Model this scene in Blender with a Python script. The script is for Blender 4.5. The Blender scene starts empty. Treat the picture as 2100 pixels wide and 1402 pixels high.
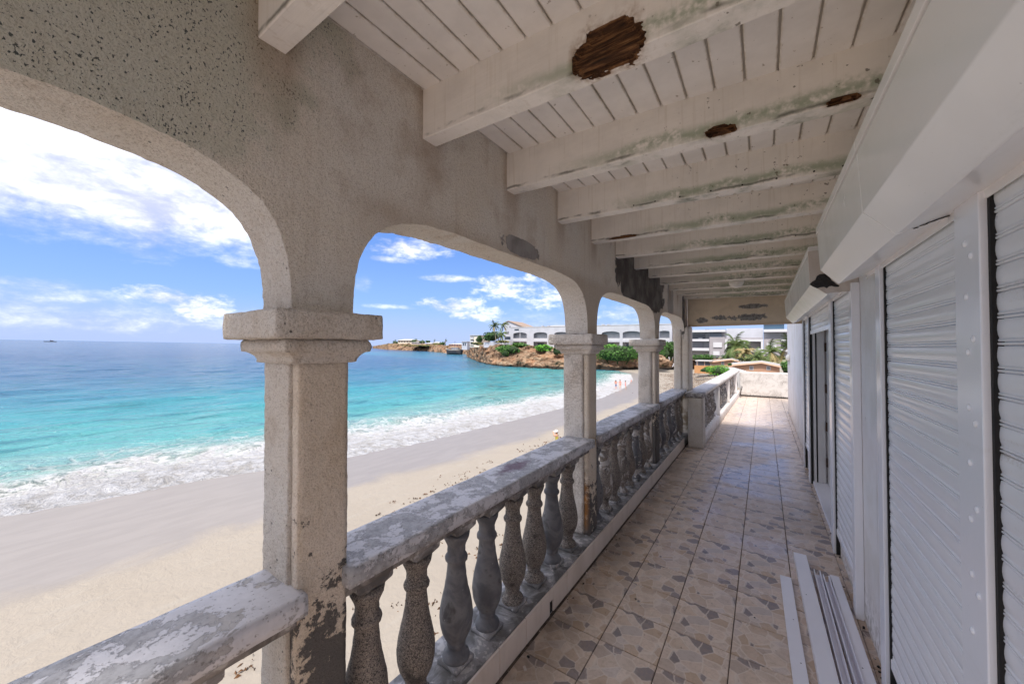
import bpy, bmesh, math, random
import numpy as np
from mathutils import Vector, Matrix, noise as mnoise

random.seed(7)
rng = np.random.default_rng(11)
scene = bpy.context.scene
col = scene.collection
R = math.radians

# ------------------------------------------------------------------ camera
YAW, PITCH, ROLL = 34.5, 0.95, 0.96
FPX, CX, CY, EYE = 750.0, 1050.0, 701.0, 1.6
_y, _p = R(YAW), R(PITCH)
FW = np.array([-math.sin(_y)*math.cos(_p), math.cos(_y)*math.cos(_p), math.sin(_p)])
RT = np.array([math.cos(_y), math.sin(_y), 0.0])
UP = np.cross(RT, FW)
cam_d = bpy.data.cameras.new('camera')
cam = bpy.data.objects.new('camera', cam_d)
col.objects.link(cam)
cam.location = (0, 0, EYE)
cam.rotation_euler = (R(90+PITCH), 0, R(YAW))
cam_d.sensor_width = 36.0
cam_d.lens = 36.0*FPX/2100.0
cam_d.clip_start = 0.02
cam_d.clip_end = 60000
scene.camera = cam
ROLLM = (Matrix.Translation((0, 0, EYE)) @ Matrix.Rotation(R(ROLL), 4, Vector(FW)) @ Matrix.Translation((0, 0, -EYE)))

def ray(px, py, out=False):
    dx, dy = px-CX, py-CY
    if out:
        c, s = math.cos(R(ROLL)), math.sin(R(ROLL))
        dx, dy = dx*c+dy*s, -dx*s+dy*c
    return FW + RT*dx/FPX - UP*dy/FPX
def at_y(px, py, Y, out=True):
    d = ray(px, py, out); d = d*Y/d[1]
    return (d[0], d[1], d[2]+EYE)
def at_z(px, py, z, out=True):
    d = ray(px, py, out); d = d*(z-EYE)/d[2]
    return (d[0], d[1], z)

# ------------------------------------------------------------------ light
SUN_EL, SUN_AZ = 58.0, 172.0      # azimuth: degrees clockwise from +Y
world = bpy.data.worlds.new("World"); scene.world = world; world.use_nodes = True
sun_d = bpy.data.lights.new('sun', 'SUN')
sun_d.energy = 1.3; sun_d.angle = R(10); sun_d.color = (1.0, 0.94, 0.86)
sun = bpy.data.objects.new('sun', sun_d); col.objects.link(sun)
_sd = Vector((math.sin(R(SUN_AZ))*math.cos(R(SUN_EL)), math.cos(R(SUN_AZ))*math.cos(R(SUN_EL)), math.sin(R(SUN_EL))))
sun.rotation_euler = _sd.to_track_quat('Z', 'Y').to_euler()
sun.location = (0, -5, 40)
scene.view_settings.view_transform = 'Standard'
scene.view_settings.look = 'None'
scene.view_settings.exposure = 2.22
scene.view_settings.gamma = 1.0
scene.view_settings.use_curve_mapping = False
scene.render.engine = 'CYCLES'
scene.cycles.max_bounces = 12
scene.cycles.diffuse_bounces = 10
scene.cycles.glossy_bounces = 3
scene.cycles.transmission_bounces = 4
scene.cycles.transparent_max_bounces = 6
scene.cycles.caustics_reflective = False
scene.cycles.caustics_refractive = False
scene.cycles.use_denoising = True
scene.cycles.sample_clamp_indirect = 8.0

# ------------------------------------------------------------------ node helper
class V:
    """a float socket with arithmetic"""
    def __init__(s, g, k): s.g, s.k = g, k
    def _m(s, op, *a, clamp=False):
        n = s.g.nt.nodes.new('ShaderNodeMath'); n.operation = op; n.use_clamp = clamp
        for i, x in enumerate((s,)+a):
            if isinstance(x, V): s.g.nt.links.new(x.k, n.inputs[i])
            else: n.inputs[i].default_value = float(x)
        return V(s.g, n.outputs[0])
    def __add__(s, o): return s._m('ADD', o)
    __radd__ = __add__
    def __sub__(s, o): return s._m('SUBTRACT', o)
    def __rsub__(s, o): return (s*-1)+o
    def __mul__(s, o): return s._m('MULTIPLY', o)
    __rmul__ = __mul__
    def __truediv__(s, o): return s._m('DIVIDE', o)
    def __pow__(s, o): return s._m('POWER', o)
    def max(s, o): return s._m('MAXIMUM', o)
    def min(s, o): return s._m('MINIMUM', o)
    def abs(s): return s._m('ABSOLUTE')
    def clamp(s): return s._m('ADD', 0.0, clamp=True)
    def ss(s, a, b, lo=0.0, hi=1.0):
        n = s.g.nt.nodes.new('ShaderNodeMapRange'); n.interpolation_type = 'SMOOTHSTEP'
        s.g.nt.links.new(s.k, n.inputs[0])
        for i, x in enumerate((a, b, lo, hi)):
            if isinstance(x, V): s.g.nt.links.new(x.k, n.inputs[i+1])
            else: n.inputs[i+1].default_value = x
        return V(s.g, n.outputs[0])

class G:
    def __init__(s, nt): s.nt = nt; nt.nodes.clear()
    def new(s, t): return s.nt.nodes.new(t)
    def link(s, a, b): s.nt.links.new(a, b)
    def put(s, sock, x):
        if isinstance(x, V): s.link(x.k, sock)
        elif isinstance(x, bpy.types.NodeSocket): s.link(x, sock)
        elif x is not None:
            if hasattr(sock.default_value, '__len__') and hasattr(x, '__len__'):
                sock.default_value = tuple(x)+((1,) if len(x) == 3 and len(sock.default_value) == 4 else ())
            else: sock.default_value = x
    def pos(s): return s.new('ShaderNodeNewGeometry').outputs['Position']
    def obj(s): return s.new('ShaderNodeTexCoord').outputs['Object']
    def rnd(s): return V(s, s.new('ShaderNodeObjectInfo').outputs['Random'])
    def attr(s, name):
        n = s.new('ShaderNodeAttribute'); n.attribute_name = name
        return V(s, n.outputs['Fac'])
    def xyz(s, v):
        n = s.new('ShaderNodeSeparateXYZ'); s.link(v, n.inputs[0])
        return [V(s, o) for o in n.outputs]
    def comb(s, x, y, z):
        n = s.new('ShaderNodeCombineXYZ')
        for i, a in enumerate((x, y, z)): s.put(n.inputs[i], a)
        return n.outputs[0]
    def vscale(s, v, sc, off=(0, 0, 0)):
        n = s.new('ShaderNodeMapping'); s.link(v, n.inputs[0])
        n.inputs['Scale'].default_value = sc if hasattr(sc, '__len__') else (sc,)*3
        n.inputs['Location'].default_value = off
        return n.outputs[0]
    def noise(s, v, scale, detail=4, rough=0.55, dist=0.0, color=False):
        n = s.new('ShaderNodeTexNoise'); s.link(v, n.inputs['Vector'])
        n.inputs['Scale'].default_value = scale; n.inputs['Detail'].default_value = detail
        n.inputs['Roughness'].default_value = rough; n.inputs['Distortion'].default_value = dist
        return n.outputs['Color'] if color else V(s, n.outputs['Fac'])
    def vor(s, v, scale, feat='F1', out='Distance', rand=1.0):
        n = s.new('ShaderNodeTexVoronoi'); s.link(v, n.inputs['Vector'])
        n.feature = feat; n.inputs['Scale'].default_value = scale; n.inputs['Randomness'].default_value = rand
        return V(s, n.outputs[out]) if out == 'Distance' else n.outputs[out]
    def mix(s, f, a, b, mode='MIX'):
        n = s.new('ShaderNodeMix'); n.data_type = 'RGBA'; n.blend_type = mode; n.clamp_factor = True
        s.put(n.inputs[0], f); s.put(n.inputs[6], a); s.put(n.inputs[7], b)
        return n.outputs[2]
    def ramp(s, f, stops):
        n = s.new('ShaderNodeValToRGB'); e = n.color_ramp.elements
        while len(e) < len(stops): e.new(0.5)
        for i, (p, c) in enumerate(stops): e[i].position = p; e[i].color = tuple(c)+(1,)
        s.put(n.inputs[0], f); return n.outputs[0]
    def bump(s, h, strength=1.0, dist=0.01, normal=None):
        n = s.new('ShaderNodeBump'); s.put(n.inputs['Height'], h)
        n.inputs['Strength'].default_value = strength; n.inputs['Distance'].default_value = dist
        if normal is not None: s.link(normal, n.inputs['Normal'])
        return n.outputs[0]
    def out(s, color, rough=0.8, normal=None, metal=0.0, spec=0.5, **k):
        b = s.new('ShaderNodeBsdfPrincipled'); o = s.new('ShaderNodeOutputMaterial')
        s.put(b.inputs['Base Color'], color); s.put(b.inputs['Roughness'], rough)
        s.put(b.inputs['Metallic'], metal); s.put(b.inputs['Specular IOR Level'], spec)
        for kk, vv in k.items(): s.put(b.inputs[kk.replace('_', ' ')], vv)
        if normal is not None: s.link(normal, b.inputs['Normal'])
        s.link(b.outputs[0], o.inputs[0]); return b

MATS = {}
def M(name, fn):
    m = bpy.data.materials.new(name); m.use_nodes = True
    fn(G(m.node_tree)); MATS[name] = m; return m

# ------------------------------------------------------------------ sky
def build_sky():
    g = G(world.node_tree)
    tc = g.new('ShaderNodeTexCoord').outputs['Generated']
    vr = g.new('ShaderNodeVectorRotate'); vr.rotation_type = 'AXIS_ANGLE'
    g.link(tc, vr.inputs['Vector']); vr.inputs['Axis'].default_value = tuple(FW); vr.inputs['Angle'].default_value = -R(ROLL)
    d = vr.outputs[0]
    x, y, z = g.xyz(d)
    az = x._m('ARCTAN2', y)*(180/math.pi)       # 0 = +Y, negative towards the sea
    el = z._m('ARCSINE')*(180/math.pi)
    sky = g.new('ShaderNodeTexSky'); sky.sky_type = 'NISHITA'; sky.sun_disc = False
    sky.sun_elevation = R(SUN_EL); sky.sun_rotation = R(SUN_AZ)
    sky.air_density = 1.0; sky.dust_density = 0.6; sky.ozone_density = 2.5
    g.link(d, sky.inputs[0])
    p = g.vscale(d, (1, 1, 2.3))
    n1 = g.noise(p, 4.5, 8, 0.62, 0.35); n2 = g.noise(p, 14, 9, 0.64, 0.3); n3 = g.noise(p, 1.6, 3, 0.5); n4 = g.noise(p, 38, 7, 0.62)
    fr = n1*0.25+n2*0.45+n4*0.30; frb = n1*0.55+n2*0.30+n4*0.15
    def azel(px, py):
        q = ray(px, py, True); q = q/np.linalg.norm(q)
        return math.degrees(math.atan2(q[0], q[1])), math.degrees(math.asin(q[2]))
    def blob(px, py, hw, hh, amp=2.4, soft=0.5, gain=1.0):
        a, e = azel(px, py); a0, _ = azel(px-hw, py); a1, _ = azel(px+hw, py)
        _, e0 = azel(px, py+hh); _, e1 = azel(px, py-hh)
        f = 1.0-(((az-a)*(2/(a1-a0)))**2+((el-e)*(2/(e1-e0)))**2)
        return (f*0.9-0.05+(fr-0.5)*amp*2.6).ss(-0.1, soft*2.2+.35)*gain
    # the great white bank over the left arch: everything above a sloping edge
    a0, e0 = azel(0, 488); a1, e1 = azel(525, 545)
    edge = (az-a0)*((e1-e0)/(a1-a0))+e0
    bank = ((el-edge)*0.26+(frb-0.5)*4.4).ss(-0.2, 1.5)
    bank = bank*(az-(azel(640, 450)[0])).ss(0.0, 6.0, 1.0, 0.0)
    m = bank
    for b in [(300, 517, 90, 17, 1.6, 1.0, .55), (490, 535, 70, 16, 1.6, .8, .8), (120, 640, 440, 48, 2.2, 1.2, .9), (60, 585, 150, 20, 2.2, .8, .8), (210, 660, 260, 26, 2.0, .9, .9),
              (90, 605, 260, 26, 2.4, .9, .8), (330, 604, 90, 22, 2.4, .5, 1), (420, 628, 80, 36, 2.6, .45, 1), (480, 655, 130, 28, 2.0, .9, .8),
              (850, 507, 90, 28, 2.2, .6, 1), (800, 532, 50, 8, 1.6, .6, .8), (915, 571, 70, 9, 1.6, .6, .9), (1080, 590, 110, 30, 2.6, .5, 1),
              (1120, 618, 70, 26, 2.6, .5, 1), (930, 626, 85, 18, 2.4, .45, 1), (985, 642, 60, 20, 2.4, .45, 1), (745, 585, 26, 26, 2.2, .9, .5),
              (800, 629, 60, 6, 1.6, .7, .8), (1110, 660, 120, 35, 1.8, 1.2, .6), (1290, 640, 70, 26, 2.2, .7, .9), (1290, 672, 90, 16, 2.0, .6, 1),
              (1385, 640, 60, 60, 1.8, 1.2, .5), (1040, 580, 60, 16, 2.4, .6, .9)]:
        m = m.max(blob(*b))
    # overhead and inland: unseen cloud, thickened to almost full cover to brighten the veranda
    rest = (el.ss(24, 40)+az.ss(8, 30)).clamp()*(n1*0.55+n3*0.45).ss(0.30, 0.46)
    behind = (az.abs().ss(100, 125))*(n1*0.5+n3*0.5).ss(0.30, 0.46)
    m = m.max(rest).max(behind)
    shade = (g.noise(p, 3.2, 5, 0.6, 0.6)*0.5+n2*0.35+n4*0.15).ss(0.38, 0.62)
    cloud = g.mix(shade, (1.75, 1.9, 2.55), (4.0, 4.0, 4.2))
    base = g.mix(el.ss(60.0, 25.0, 0.3, 0.92), sky.outputs[0], g.mix(el.ss(2.0, 22.0), (.70, 1.25, 2.5), (.27, .70, 2.1)))
    haze = g.mix(el.ss(7.0, 0.3, 0.0, 0.80), base, (1.40, 1.70, 2.6))
    c = g.mix(m*el.ss(0.2, 2.2, 0.25, 1.0), haze, cloud)
    c = g.mix(el.ss(-1.5, -4.0), c, (1.6, 1.9, 2.3))
    bg = g.new('ShaderNodeBackground'); g.link(c, bg.inputs[0]); bg.inputs[1].default_value = 0.085
    o = g.new('ShaderNodeOutputWorld'); g.link(bg.outputs[0], o.inputs[0])
build_sky()

# ------------------------------------------------------------------ mesh helper
class MB:
    def __init__(s): s.v, s.f, s.mi = [], [], []
    def add(s, vs, fs, mi=0):
        o = len(s.v); s.v += [tuple(map(float, p)) for p in vs]
        s.f += [tuple(o+i for i in f) for f in fs]; s.mi += [mi]*len(fs); return s
    def box(s, x0, x1, y0, y1, z0, z1, mi=0):
        return s.add([(x0,y0,z0),(x1,y0,z0),(x1,y1,z0),(x0,y1,z0),(x0,y0,z1),(x1,y0,z1),(x1,y1,z1),(x0,y1,z1)],
                     [(0,3,2,1),(4,5,6,7),(0,1,5,4),(1,2,6,5),(2,3,7,6),(3,0,4,7)], mi)
    def obox(s, c, ax, ay, az, mi=0):
        """box about centre c with half-axis vectors"""
        c, ax, ay, az = map(Vector, (c, ax, ay, az)); vs = []
        for k in (-1, 1):
            for (i, j) in ((-1,-1),(1,-1),(1,1),(-1,1)): vs.append(c+ax*i+ay*j+az*k)
        return s.add(vs, [(0,3,2,1),(4,5,6,7),(0,1,5,4),(1,2,6,5),(2,3,7,6),(3,0,4,7)], mi)
    def extrude_y(s, prof, ys, mi=0, caps=True):
        """closed profile of (x,z) run along y"""
        n = len(prof); vs = [(x, y, z) for y in ys for (x, z) in prof]; fs = []
        for a in range(len(ys)-1):
            for i in range(n):
                j = (i+1) % n; fs.append((a*n+i, a*n+j, (a+1)*n+j, (a+1)*n+i))
        if caps: fs.append(tuple(range(n))[::-1]); fs.append(tuple((len(ys)-1)*n+i for i in range(n)))
        return s.add(vs, fs, mi)
    def lathe(s, prof, c=(0,0,0), n=20, mi=0, axis='z', caps=True):
        vs = []
        for (r, h) in prof:
            for k in range(n):
                a = 2*math.pi*k/n; p = (r*math.cos(a), r*math.sin(a), h)
                if axis == 'x': p = (h, p[0], p[1])
                if axis == 'y': p = (p[0], h, p[1])
                vs.append((c[0]+p[0], c[1]+p[1], c[2]+p[2]))
        fs = [(a*n+k, a*n+(k+1)%n, (a+1)*n+(k+1)%n, (a+1)*n+k) for a in range(len(prof)-1) for k in range(n)]
        if caps: fs.append(tuple(range(n))[::-1]); fs.append(tuple((len(prof)-1)*n+k for k in range(n)))
        return s.add(vs, fs, mi)
    def tube(s, pts, rad, n=8, mi=0):
        pts = [Vector(p) for p in pts]; vs = []
        rs = rad if hasattr(rad, '__len__') else [rad]*len(pts)
        for i, p in enumerate(pts):
            t = (pts[min(i+1, len(pts)-1)]-pts[max(i-1, 0)]).normalized()
            a = t.cross(Vector((0, 0, 1)) if abs(t.z) < .9 else Vector((1, 0, 0))).normalized(); b = t.cross(a)
            for k in range(n):
                w = 2*math.pi*k/n; vs.append(p+(a*math.cos(w)+b*math.sin(w))*rs[i])
        m = len(pts)
        fs = [(a*n+k, a*n+(k+1)%n, (a+1)*n+(k+1)%n, (a+1)*n+k) for a in range(m-1) for k in range(n)]
        fs += [tuple(range(n))[::-1], tuple((m-1)*n+k for k in range(n))]
        return s.add(vs, fs, mi)
    def rough_box(s, x0, x1, y0, y1, z0, z1, cell=0.02, amp=0.003, freq=40, rnd=0.0, mi=0, seed=0):
        n = [max(1, int(round((b-a)/cell))) for a, b in ((x0,x1),(y0,y1),(z0,z1))]
        idx = {}; vs = []; fs = []
        lo = (x0,y0,z0); sp = ((x1-x0)/n[0], (y1-y0)/n[1], (z1-z0)/n[2])
        c = Vector(((x0+x1)/2, (y0+y1)/2, (z0+z1)/2)); h = Vector(((x1-x0)/2, (y1-y0)/2, (z1-z0)/2))
        def vid(i, j, k):
            q = idx.get((i,j,k))
            if q is None:
                p = Vector((lo[0]+i*sp[0], lo[1]+j*sp[1], lo[2]+k*sp[2]))
                d = p-c
                if rnd:
                    e = Vector([max(0, abs(d[a])-(h[a]-rnd)) for a in range(3)])
                    if e.length > rnd:
                        e2 = e*(rnd/e.length)
                        p = c+Vector([math.copysign(min(abs(d[a]), h[a]-rnd)+e2[a], d[a]) if abs(d[a]) > h[a]-rnd else d[a] for a in range(3)])
                nz = mnoise.noise_vector(p*freq+Vector((seed*7.3, 0, 0)))*0.7+mnoise.noise_vector(p*freq*.23+Vector((seed*3.1, 5, 0)))*0.9
                p = p+nz*amp
                q = idx[(i,j,k)] = len(vs); vs.append(p)
            return q
        for a in range(3):
            b, d_ = (a+1) % 3, (a+2) % 3
            for side in (0, n[a]):
                for i in range(n[b]):
                    for j in range(n[d_]):
                        qs = []
                        for (di, dj) in ((0,0),(1,0),(1,1),(0,1)):
                            t = [0,0,0]; t[a] = side; t[b] = i+di; t[d_] = j+dj; qs.append(vid(*t))
                        fs.append(tuple(qs) if side else tuple(qs[::-1]))
        return s.add(vs, fs, mi)
    def mesh(s, name, off=(0,0,0), smooth=False, mats=()):
        me = bpy.data.meshes.new(name)
        vs = [(p[0]-off[0], p[1]-off[1], p[2]-off[2]) for p in s.v]
        me.from_pydata(vs, [], s.f)
        for m in mats: me.materials.append(m)
        if len(mats) > 1: me.polygons.foreach_set('material_index', s.mi)
        if smooth: me.polygons.foreach_set('use_smooth', [True]*len(me.polygons))
        me.update(); return me
    def build(s, name, mats, parent=None, off=None, smooth=False, bevel=0.0, segs=2, label=None):
        if not isinstance(mats, (list, tuple)): mats = [mats]
        if off is None: off = wloc(parent) if parent is not None else (0, 0, 0)
        me = s.mesh(name, off, smooth, mats)
        o = bpy.data.objects.new(name, me); col.objects.link(o)
        if parent is not None:
            o.parent = parent
            d = Vector(off)-Vector(wloc(parent)); o.location = d
        else: o.location = off
        if bevel:
            b = o.modifiers.new('bevel', 'BEVEL'); b.width = bevel; b.segments = segs; b.limit_method = 'ANGLE'; b.angle_limit = R(35)
            b.harden_normals = False
        if label: o['label'] = label
        return o
def wloc(o):
    p = Vector((0, 0, 0))
    while o is not None: p += o.location; o = o.parent
    return tuple(p)
def tag(o, label=None, cat=None, group=None, kind=None):
    if label: o['label'] = label
    if cat: o['category'] = cat
    if group: o['group'] = group
    if kind: o['kind'] = kind
    return o
def thing(name, label, cat, loc=(0,0,0), group=None):
    o = bpy.data.objects.new(name, None); col.objects.link(o); o.location = loc; o.empty_display_size = .1
    return tag(o, label, cat, group)
def copy_part(o, parent, loc=None, rot=None):
    c = o.copy(); col.objects.link(c); c.parent = parent
    if loc is not None: c.location = Vector(loc)-Vector(wloc(parent))
    if rot is not None: c.rotation_euler = rot
    return c
def copy_tree(o, parent=None):
    c = o.copy(); col.objects.link(c); c.parent = parent
    for ch in list(o.children): copy_tree(ch, c)
    return c
OUT = []      # everything beyond the house; levelled to the sea horizon at the end
def outside(o): OUT.append(o); return o
# ================================================================== materials of the house
def stucco(base, base2, stain=(.40,.26,.15), rough_h=1.0, mild=False, dark_patch=None, spots=0.0, scale=1.0, lowblack=None, extra=None, crack=False, pits=.50):
    def fn(g):
        P = g.pos(); x, y, z = g.xyz(P)
        big = g.noise(P, 1.7, 6, .6, .6); mid = g.noise(P, 7, 5, .6); fine = g.noise(P, 250*scale, 4, .65, .4)
        c = g.mix(big.ss(.36, .62), base, base2)
        c = g.mix((mid*.6+big*.4).ss(.50, .66)*.34, c, stain)
        pz = g.vscale(P, (14, 14, 1.2)); streak = g.noise(pz, 1.0, 4, .6)
        c = g.mix(streak.ss(.52, .72)*.22, c, stain)
        pit = g.vor(P, 120*scale, 'SMOOTH_F1')
        pn = fine*.75+g.noise(P, 75*scale, 4, .6)*.25; c = g.mix(pn.ss(.51, .38)*pits, c, (.30,.23,.17)); c = g.mix(pn.ss(.52, .66)*.30, c, (.86,.83,.80))
        if spots:
            sp = g.vor(P, 34, 'F1'); sn = g.noise(P, 9, 2)
            c = g.mix(sp.ss(.16, .09)*sn.ss(.50, .62)*spots, c, (.05,.045,.04))
        h = g.noise(P, 75*scale, 5, .66)*.8+pit*.30+fine*.5
        if crack:
            wv = g.new('ShaderNodeVectorMath'); wv.operation = 'MULTIPLY_ADD'; g.link(g.noise(P, 9, 3, color=True), wv.inputs[0]); wv.inputs[1].default_value = (.08, .08, .08); g.link(P, wv.inputs[2])
            ck = g.vor(wv.outputs[0], 42, 'DISTANCE_TO_EDGE').ss(.055, .01)*mid.ss(.40, .58); c = g.mix(ck*.42, c, (.22,.18,.15)); h = h-ck*.5
        if mild:
            mk = ((y-.42)*-2.2+(z-2.25)*1.2+(mid-.5)*1.4+.15).ss(-.1, .30)
            c = g.mix(mk*.55, c, (.54,.56,.45))
            sp = g.noise(g.vscale(P, (1, 1.0, .7)), 190, 2, .5, .3); sn = g.noise(P, 16, 4)
            c = g.mix(mk*(sp+(sn-.5)*.26).ss(.60, .68)*.95, c, (.07,.085,.08))
        if dark_patch:
            c, h = dark_patch(g, P, x, y, z, big, mid, c, h)
        if lowblack:
            zc, amt = lowblack
            mk = ((mid-.5)*2.2+(g.noise(P, 26, 6, .7)-.5)*2.6+(zc-z)*amt).ss(.30, .42)
            c = g.mix(mk*.95, c, g.mix(fine, (.05,.048,.05), (.15,.14,.135))); h = h-mk*.35
        if extra: c = extra(g, P, x, y, z, big, mid, c)
        nrm = g.bump(h, 1.0*rough_h, .015)
        g.out(c, .9, nrm, spec=.25)
    return fn

def patches_wall(g, P, x, y, z, big, mid, c, h):
    def reg(yc, zc, hy, hz, n=.9, s=.25):
        e = 1.0-(((y-yc)/hy)**4+((z-zc)/hz)**4)
        return (e+(g.noise(P, 6, 5, .65)-.5)*2*n).ss(0, s)
    a = reg(1.72, 2.165, .20, .045, 3.0, .25)
    b = reg(4.32, 2.42, 1.0, .39, 1.2, .12)
    d = reg(6.80, 2.15, .12, .35, 1.2, .1)
    e = reg(5.75, 2.3, .2, .25, 1.3, .3)*.6
    gray = g.mix(mid.ss(.35, .65), (.20,.185,.18), (.34,.32,.31))
    dk = g.mix((big*.5+mid*.5).ss(.4, .62), (.085,.075,.068), (.20,.18,.165))
    c = g.mix(a, c, gray); c = g.mix(b.max(d), c, dk); c = g.mix(e, c, gray)
    # warm brown tint where the beam ends sit in the wall
    m = (b.max(d)).max(a)
    bs = (y-.46)/.583; fr = bs._m('FRACT'); near = (fr-.02).abs().min((fr-.98).abs())
    c = g.mix(near.ss(.16, .02)*z.ss(2.15, 2.5)*.55*(1-m), c, (.36,.22,.12))
    c = g.mix(z.ss(2.20, 2.08)*y.ss(.6, .9)*.35*(1-m), c, (.40,.27,.16))
    return c, h*(1-m*.75)

M('stucco_wall', stucco((.87,.795,.69), (.89,.84,.765), mild=True, dark_patch=patches_wall, spots=.15))
M('stucco_column', stucco((.86,.81,.75), (.82,.74,.65), stain=(.50,.37,.25), pits=.50, rough_h=1.2, spots=.8, scale=.85, lowblack=(.36, 1.6)))
M('stucco_column_far', stucco((.78,.73,.68), (.70,.63,.56), stain=(.44,.34,.24), rough_h=.8, spots=.9, scale=.8, crack=True, lowblack=(-.1, 1.2)))
def pier_rust(g, P, x, y, z, big, mid, c):
    n = g.noise(P, 18, 4)
    r = ((y-2.66).abs()*-16+(n-.5)*1.2+1.0).ss(.2, .9)*z.ss(.12, .3)*z.ss(.78, .60)*x.ss(-1.10, -1.16, 0, 1)
    c = g.mix(r, c, g.mix(z.ss(.45, .7), (.42,.17,.03), (.02,.012,.01)))
    return g.mix(((z-.86).abs()*-14+1+(mid-.5)*2).ss(.3, 1.0)*.6, c, (.33,.22,.08))
M('stucco_pier', stucco((.72,.63,.54), (.68,.58,.47), stain=(.48,.35,.22), rough_h=.75, spots=.5, scale=.9, lowblack=(.98, 2.0)))
M('stucco_pier_rust', stucco((.72,.63,.53), (.68,.58,.46), stain=(.46,.33,.20), rough_h=.7, spots=.6, lowblack=(.62, 1.8), extra=pier_rust))

def paint_peel(top=(.60,.59,.62), conc=(.40,.395,.41), warm=(.54,.48,.42), bias=.0, rust=True):
    def fn(g):
        P = g.pos(); x, y, z = g.xyz(P)
        a = g.noise(g.vscale(P, (1, .8, 1)), 12, 10, .74, .25); b = g.noise(P, 34, 6, .65); cc = g.noise(P, 2.0, 3)
        m = (a*.75+b*.25+bias+(cc-.5)*.35).ss(.475, .50)
        c1 = g.mix(b.ss(.35, .65), conc, tuple(k*.66 for k in conc))
        c1 = g.mix(cc.ss(.5, .7)*.6, c1, warm)
        c2 = g.mix(b.ss(.3, .7)*.4, top, tuple(k*.72 for k in top))
        c = g.mix(m, c1, c2)
        c = g.mix(g.noise(P, 70, 3).ss(.60, .70)*.6, c, (.10,.09,.085))
        if rust:
            px = ((y-1.80).abs()*-5+(x+1.22).abs()*-12+1.3+(b-.5)*1.4).ss(.2, .9)*z.ss(.85, .88)
            c = g.mix(px*.8, c, (.12,.055,.075))
        h = m*.6+b*.5+g.noise(P, 120, 3)*.25
        g.out(c, g_rough(m), g.bump(h, .7, .004), spec=.4)
    def g_rough(m): return m*-.10+.62
    return fn
M('rail_paint', paint_peel())
M('rail_paint_far', paint_peel(top=(.60,.56,.53), conc=(.36,.33,.30), bias=.05, rust=False))
def agg(base=(.185,.16,.145), dark=(.045,.042,.04), white=.0):
    def fn(g):
        P = g.pos(); x, y, z = g.xyz(P); r = g.rnd()
        f = g.vor(P, 300, 'F1', 'Color'); fs = g.xyz(f)[0]
        n = g.noise(P, 9, 5, .6, .5); n2 = g.noise(P, 40, 4)
        smooth = r.ss(.60, .66)
        b2 = g.mix(r, tuple(k*1.25 for k in base), tuple(k*.62 for k in base))
        c = g.mix((1-smooth)*fs.ss(.5, .95)*.75, b2, (.36,.31,.26))
        c = g.mix((1-smooth)*fs.ss(.38, .1)*.85, c, dark)
        c = g.mix(smooth, c, g.mix(n.ss(.35, .65), (.10,.10,.11), (.19,.185,.19)))
        c = g.mix((n+z*-.0).ss(.55, .68)*.75, c, dark)
        c = g.mix(n2.ss(.70, .76)*.5, c, (.50,.47,.45))
        if white: c = g.mix((g.noise(P, 11, 6, .65, 1.0)).ss(.55-white, .60-white), c, (.50,.47,.45))
        h = fs*.5*(1-smooth)+n2*.6+g.noise(P, 160, 2)*.3
        g.out(c, .78, g.bump(h, .75, .004), spec=.35)
    return fn
M('aggregate', agg())
M('aggregate_pale', agg(base=(.24,.21,.19), white=.03))
def weathered(a=(.28,.27,.275), b=(.13,.125,.12), w=(.46,.44,.43)):
    def fn(g):
        P = g.pos(); n = g.noise(P, 8, 7, .65, .9); n2 = g.noise(P, 33, 4)
        c = g.mix(n.ss(.40, .56), b, a); c = g.mix((n*.6+n2*.4).ss(.545, .585), c, w)
        g.out(c, .7, g.bump(n*.8+n2*.4, .8, .006), spec=.4)
    return fn
M('curb_concrete', weathered())
M('rail_under', weathered((.26,.24,.23), (.11,.10,.095), (.44,.42,.40)))

def plaster(base=(.80,.775,.78), dirt=(.36,.33,.30), low=.7):
    def fn(g):
        P = g.pos(); x, y, z = g.xyz(P)
        n = g.noise(P, 3, 6, .62); n2 = g.noise(P, 30, 5, .6); st = g.noise(g.vscale(P, (10, 10, .8)), 1, 4)
        c = g.mix(n.ss(.4, .7)*.45, base, (.60,.55,.49))
        c = g.mix(st.ss(.55, .75)*.3, c, dirt)
        c = g.mix(z.ss(.35, .0)*n2.ss(.42, .60)*low, c, dirt)
        c = g.mix((g.noise(P, 14, 5, .7)).ss(.69, .71)*z.ss(1.6, .9), c, (.25,.24,.24))
        g.out(c, .75, g.bump(n2*.6+g.noise(P, 110, 3)*.4, .5, .004), spec=.35)
    return fn
M('plaster', plaster())
def parapet_fn(g):
    P = g.pos(); x, y, z = g.xyz(P)
    n = g.noise(P, 5, 7, .66, .5); n2 = g.noise(P, 40, 5, .6)
    c = g.mix(n.ss(.42, .62), (.56,.53,.51), (.44,.41,.39))
    c = g.mix((n2*.6+n*.4).ss(.575, .61)*.8, c, (.16,.14,.13))
    c = g.mix((z+(n2-.5)*.10).ss(.08, .03), c, (.04,.036,.034))
    g.out(c, .85, g.bump(n2, .8, .012), spec=.3)
M('parapet', parapet_fn)

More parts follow.
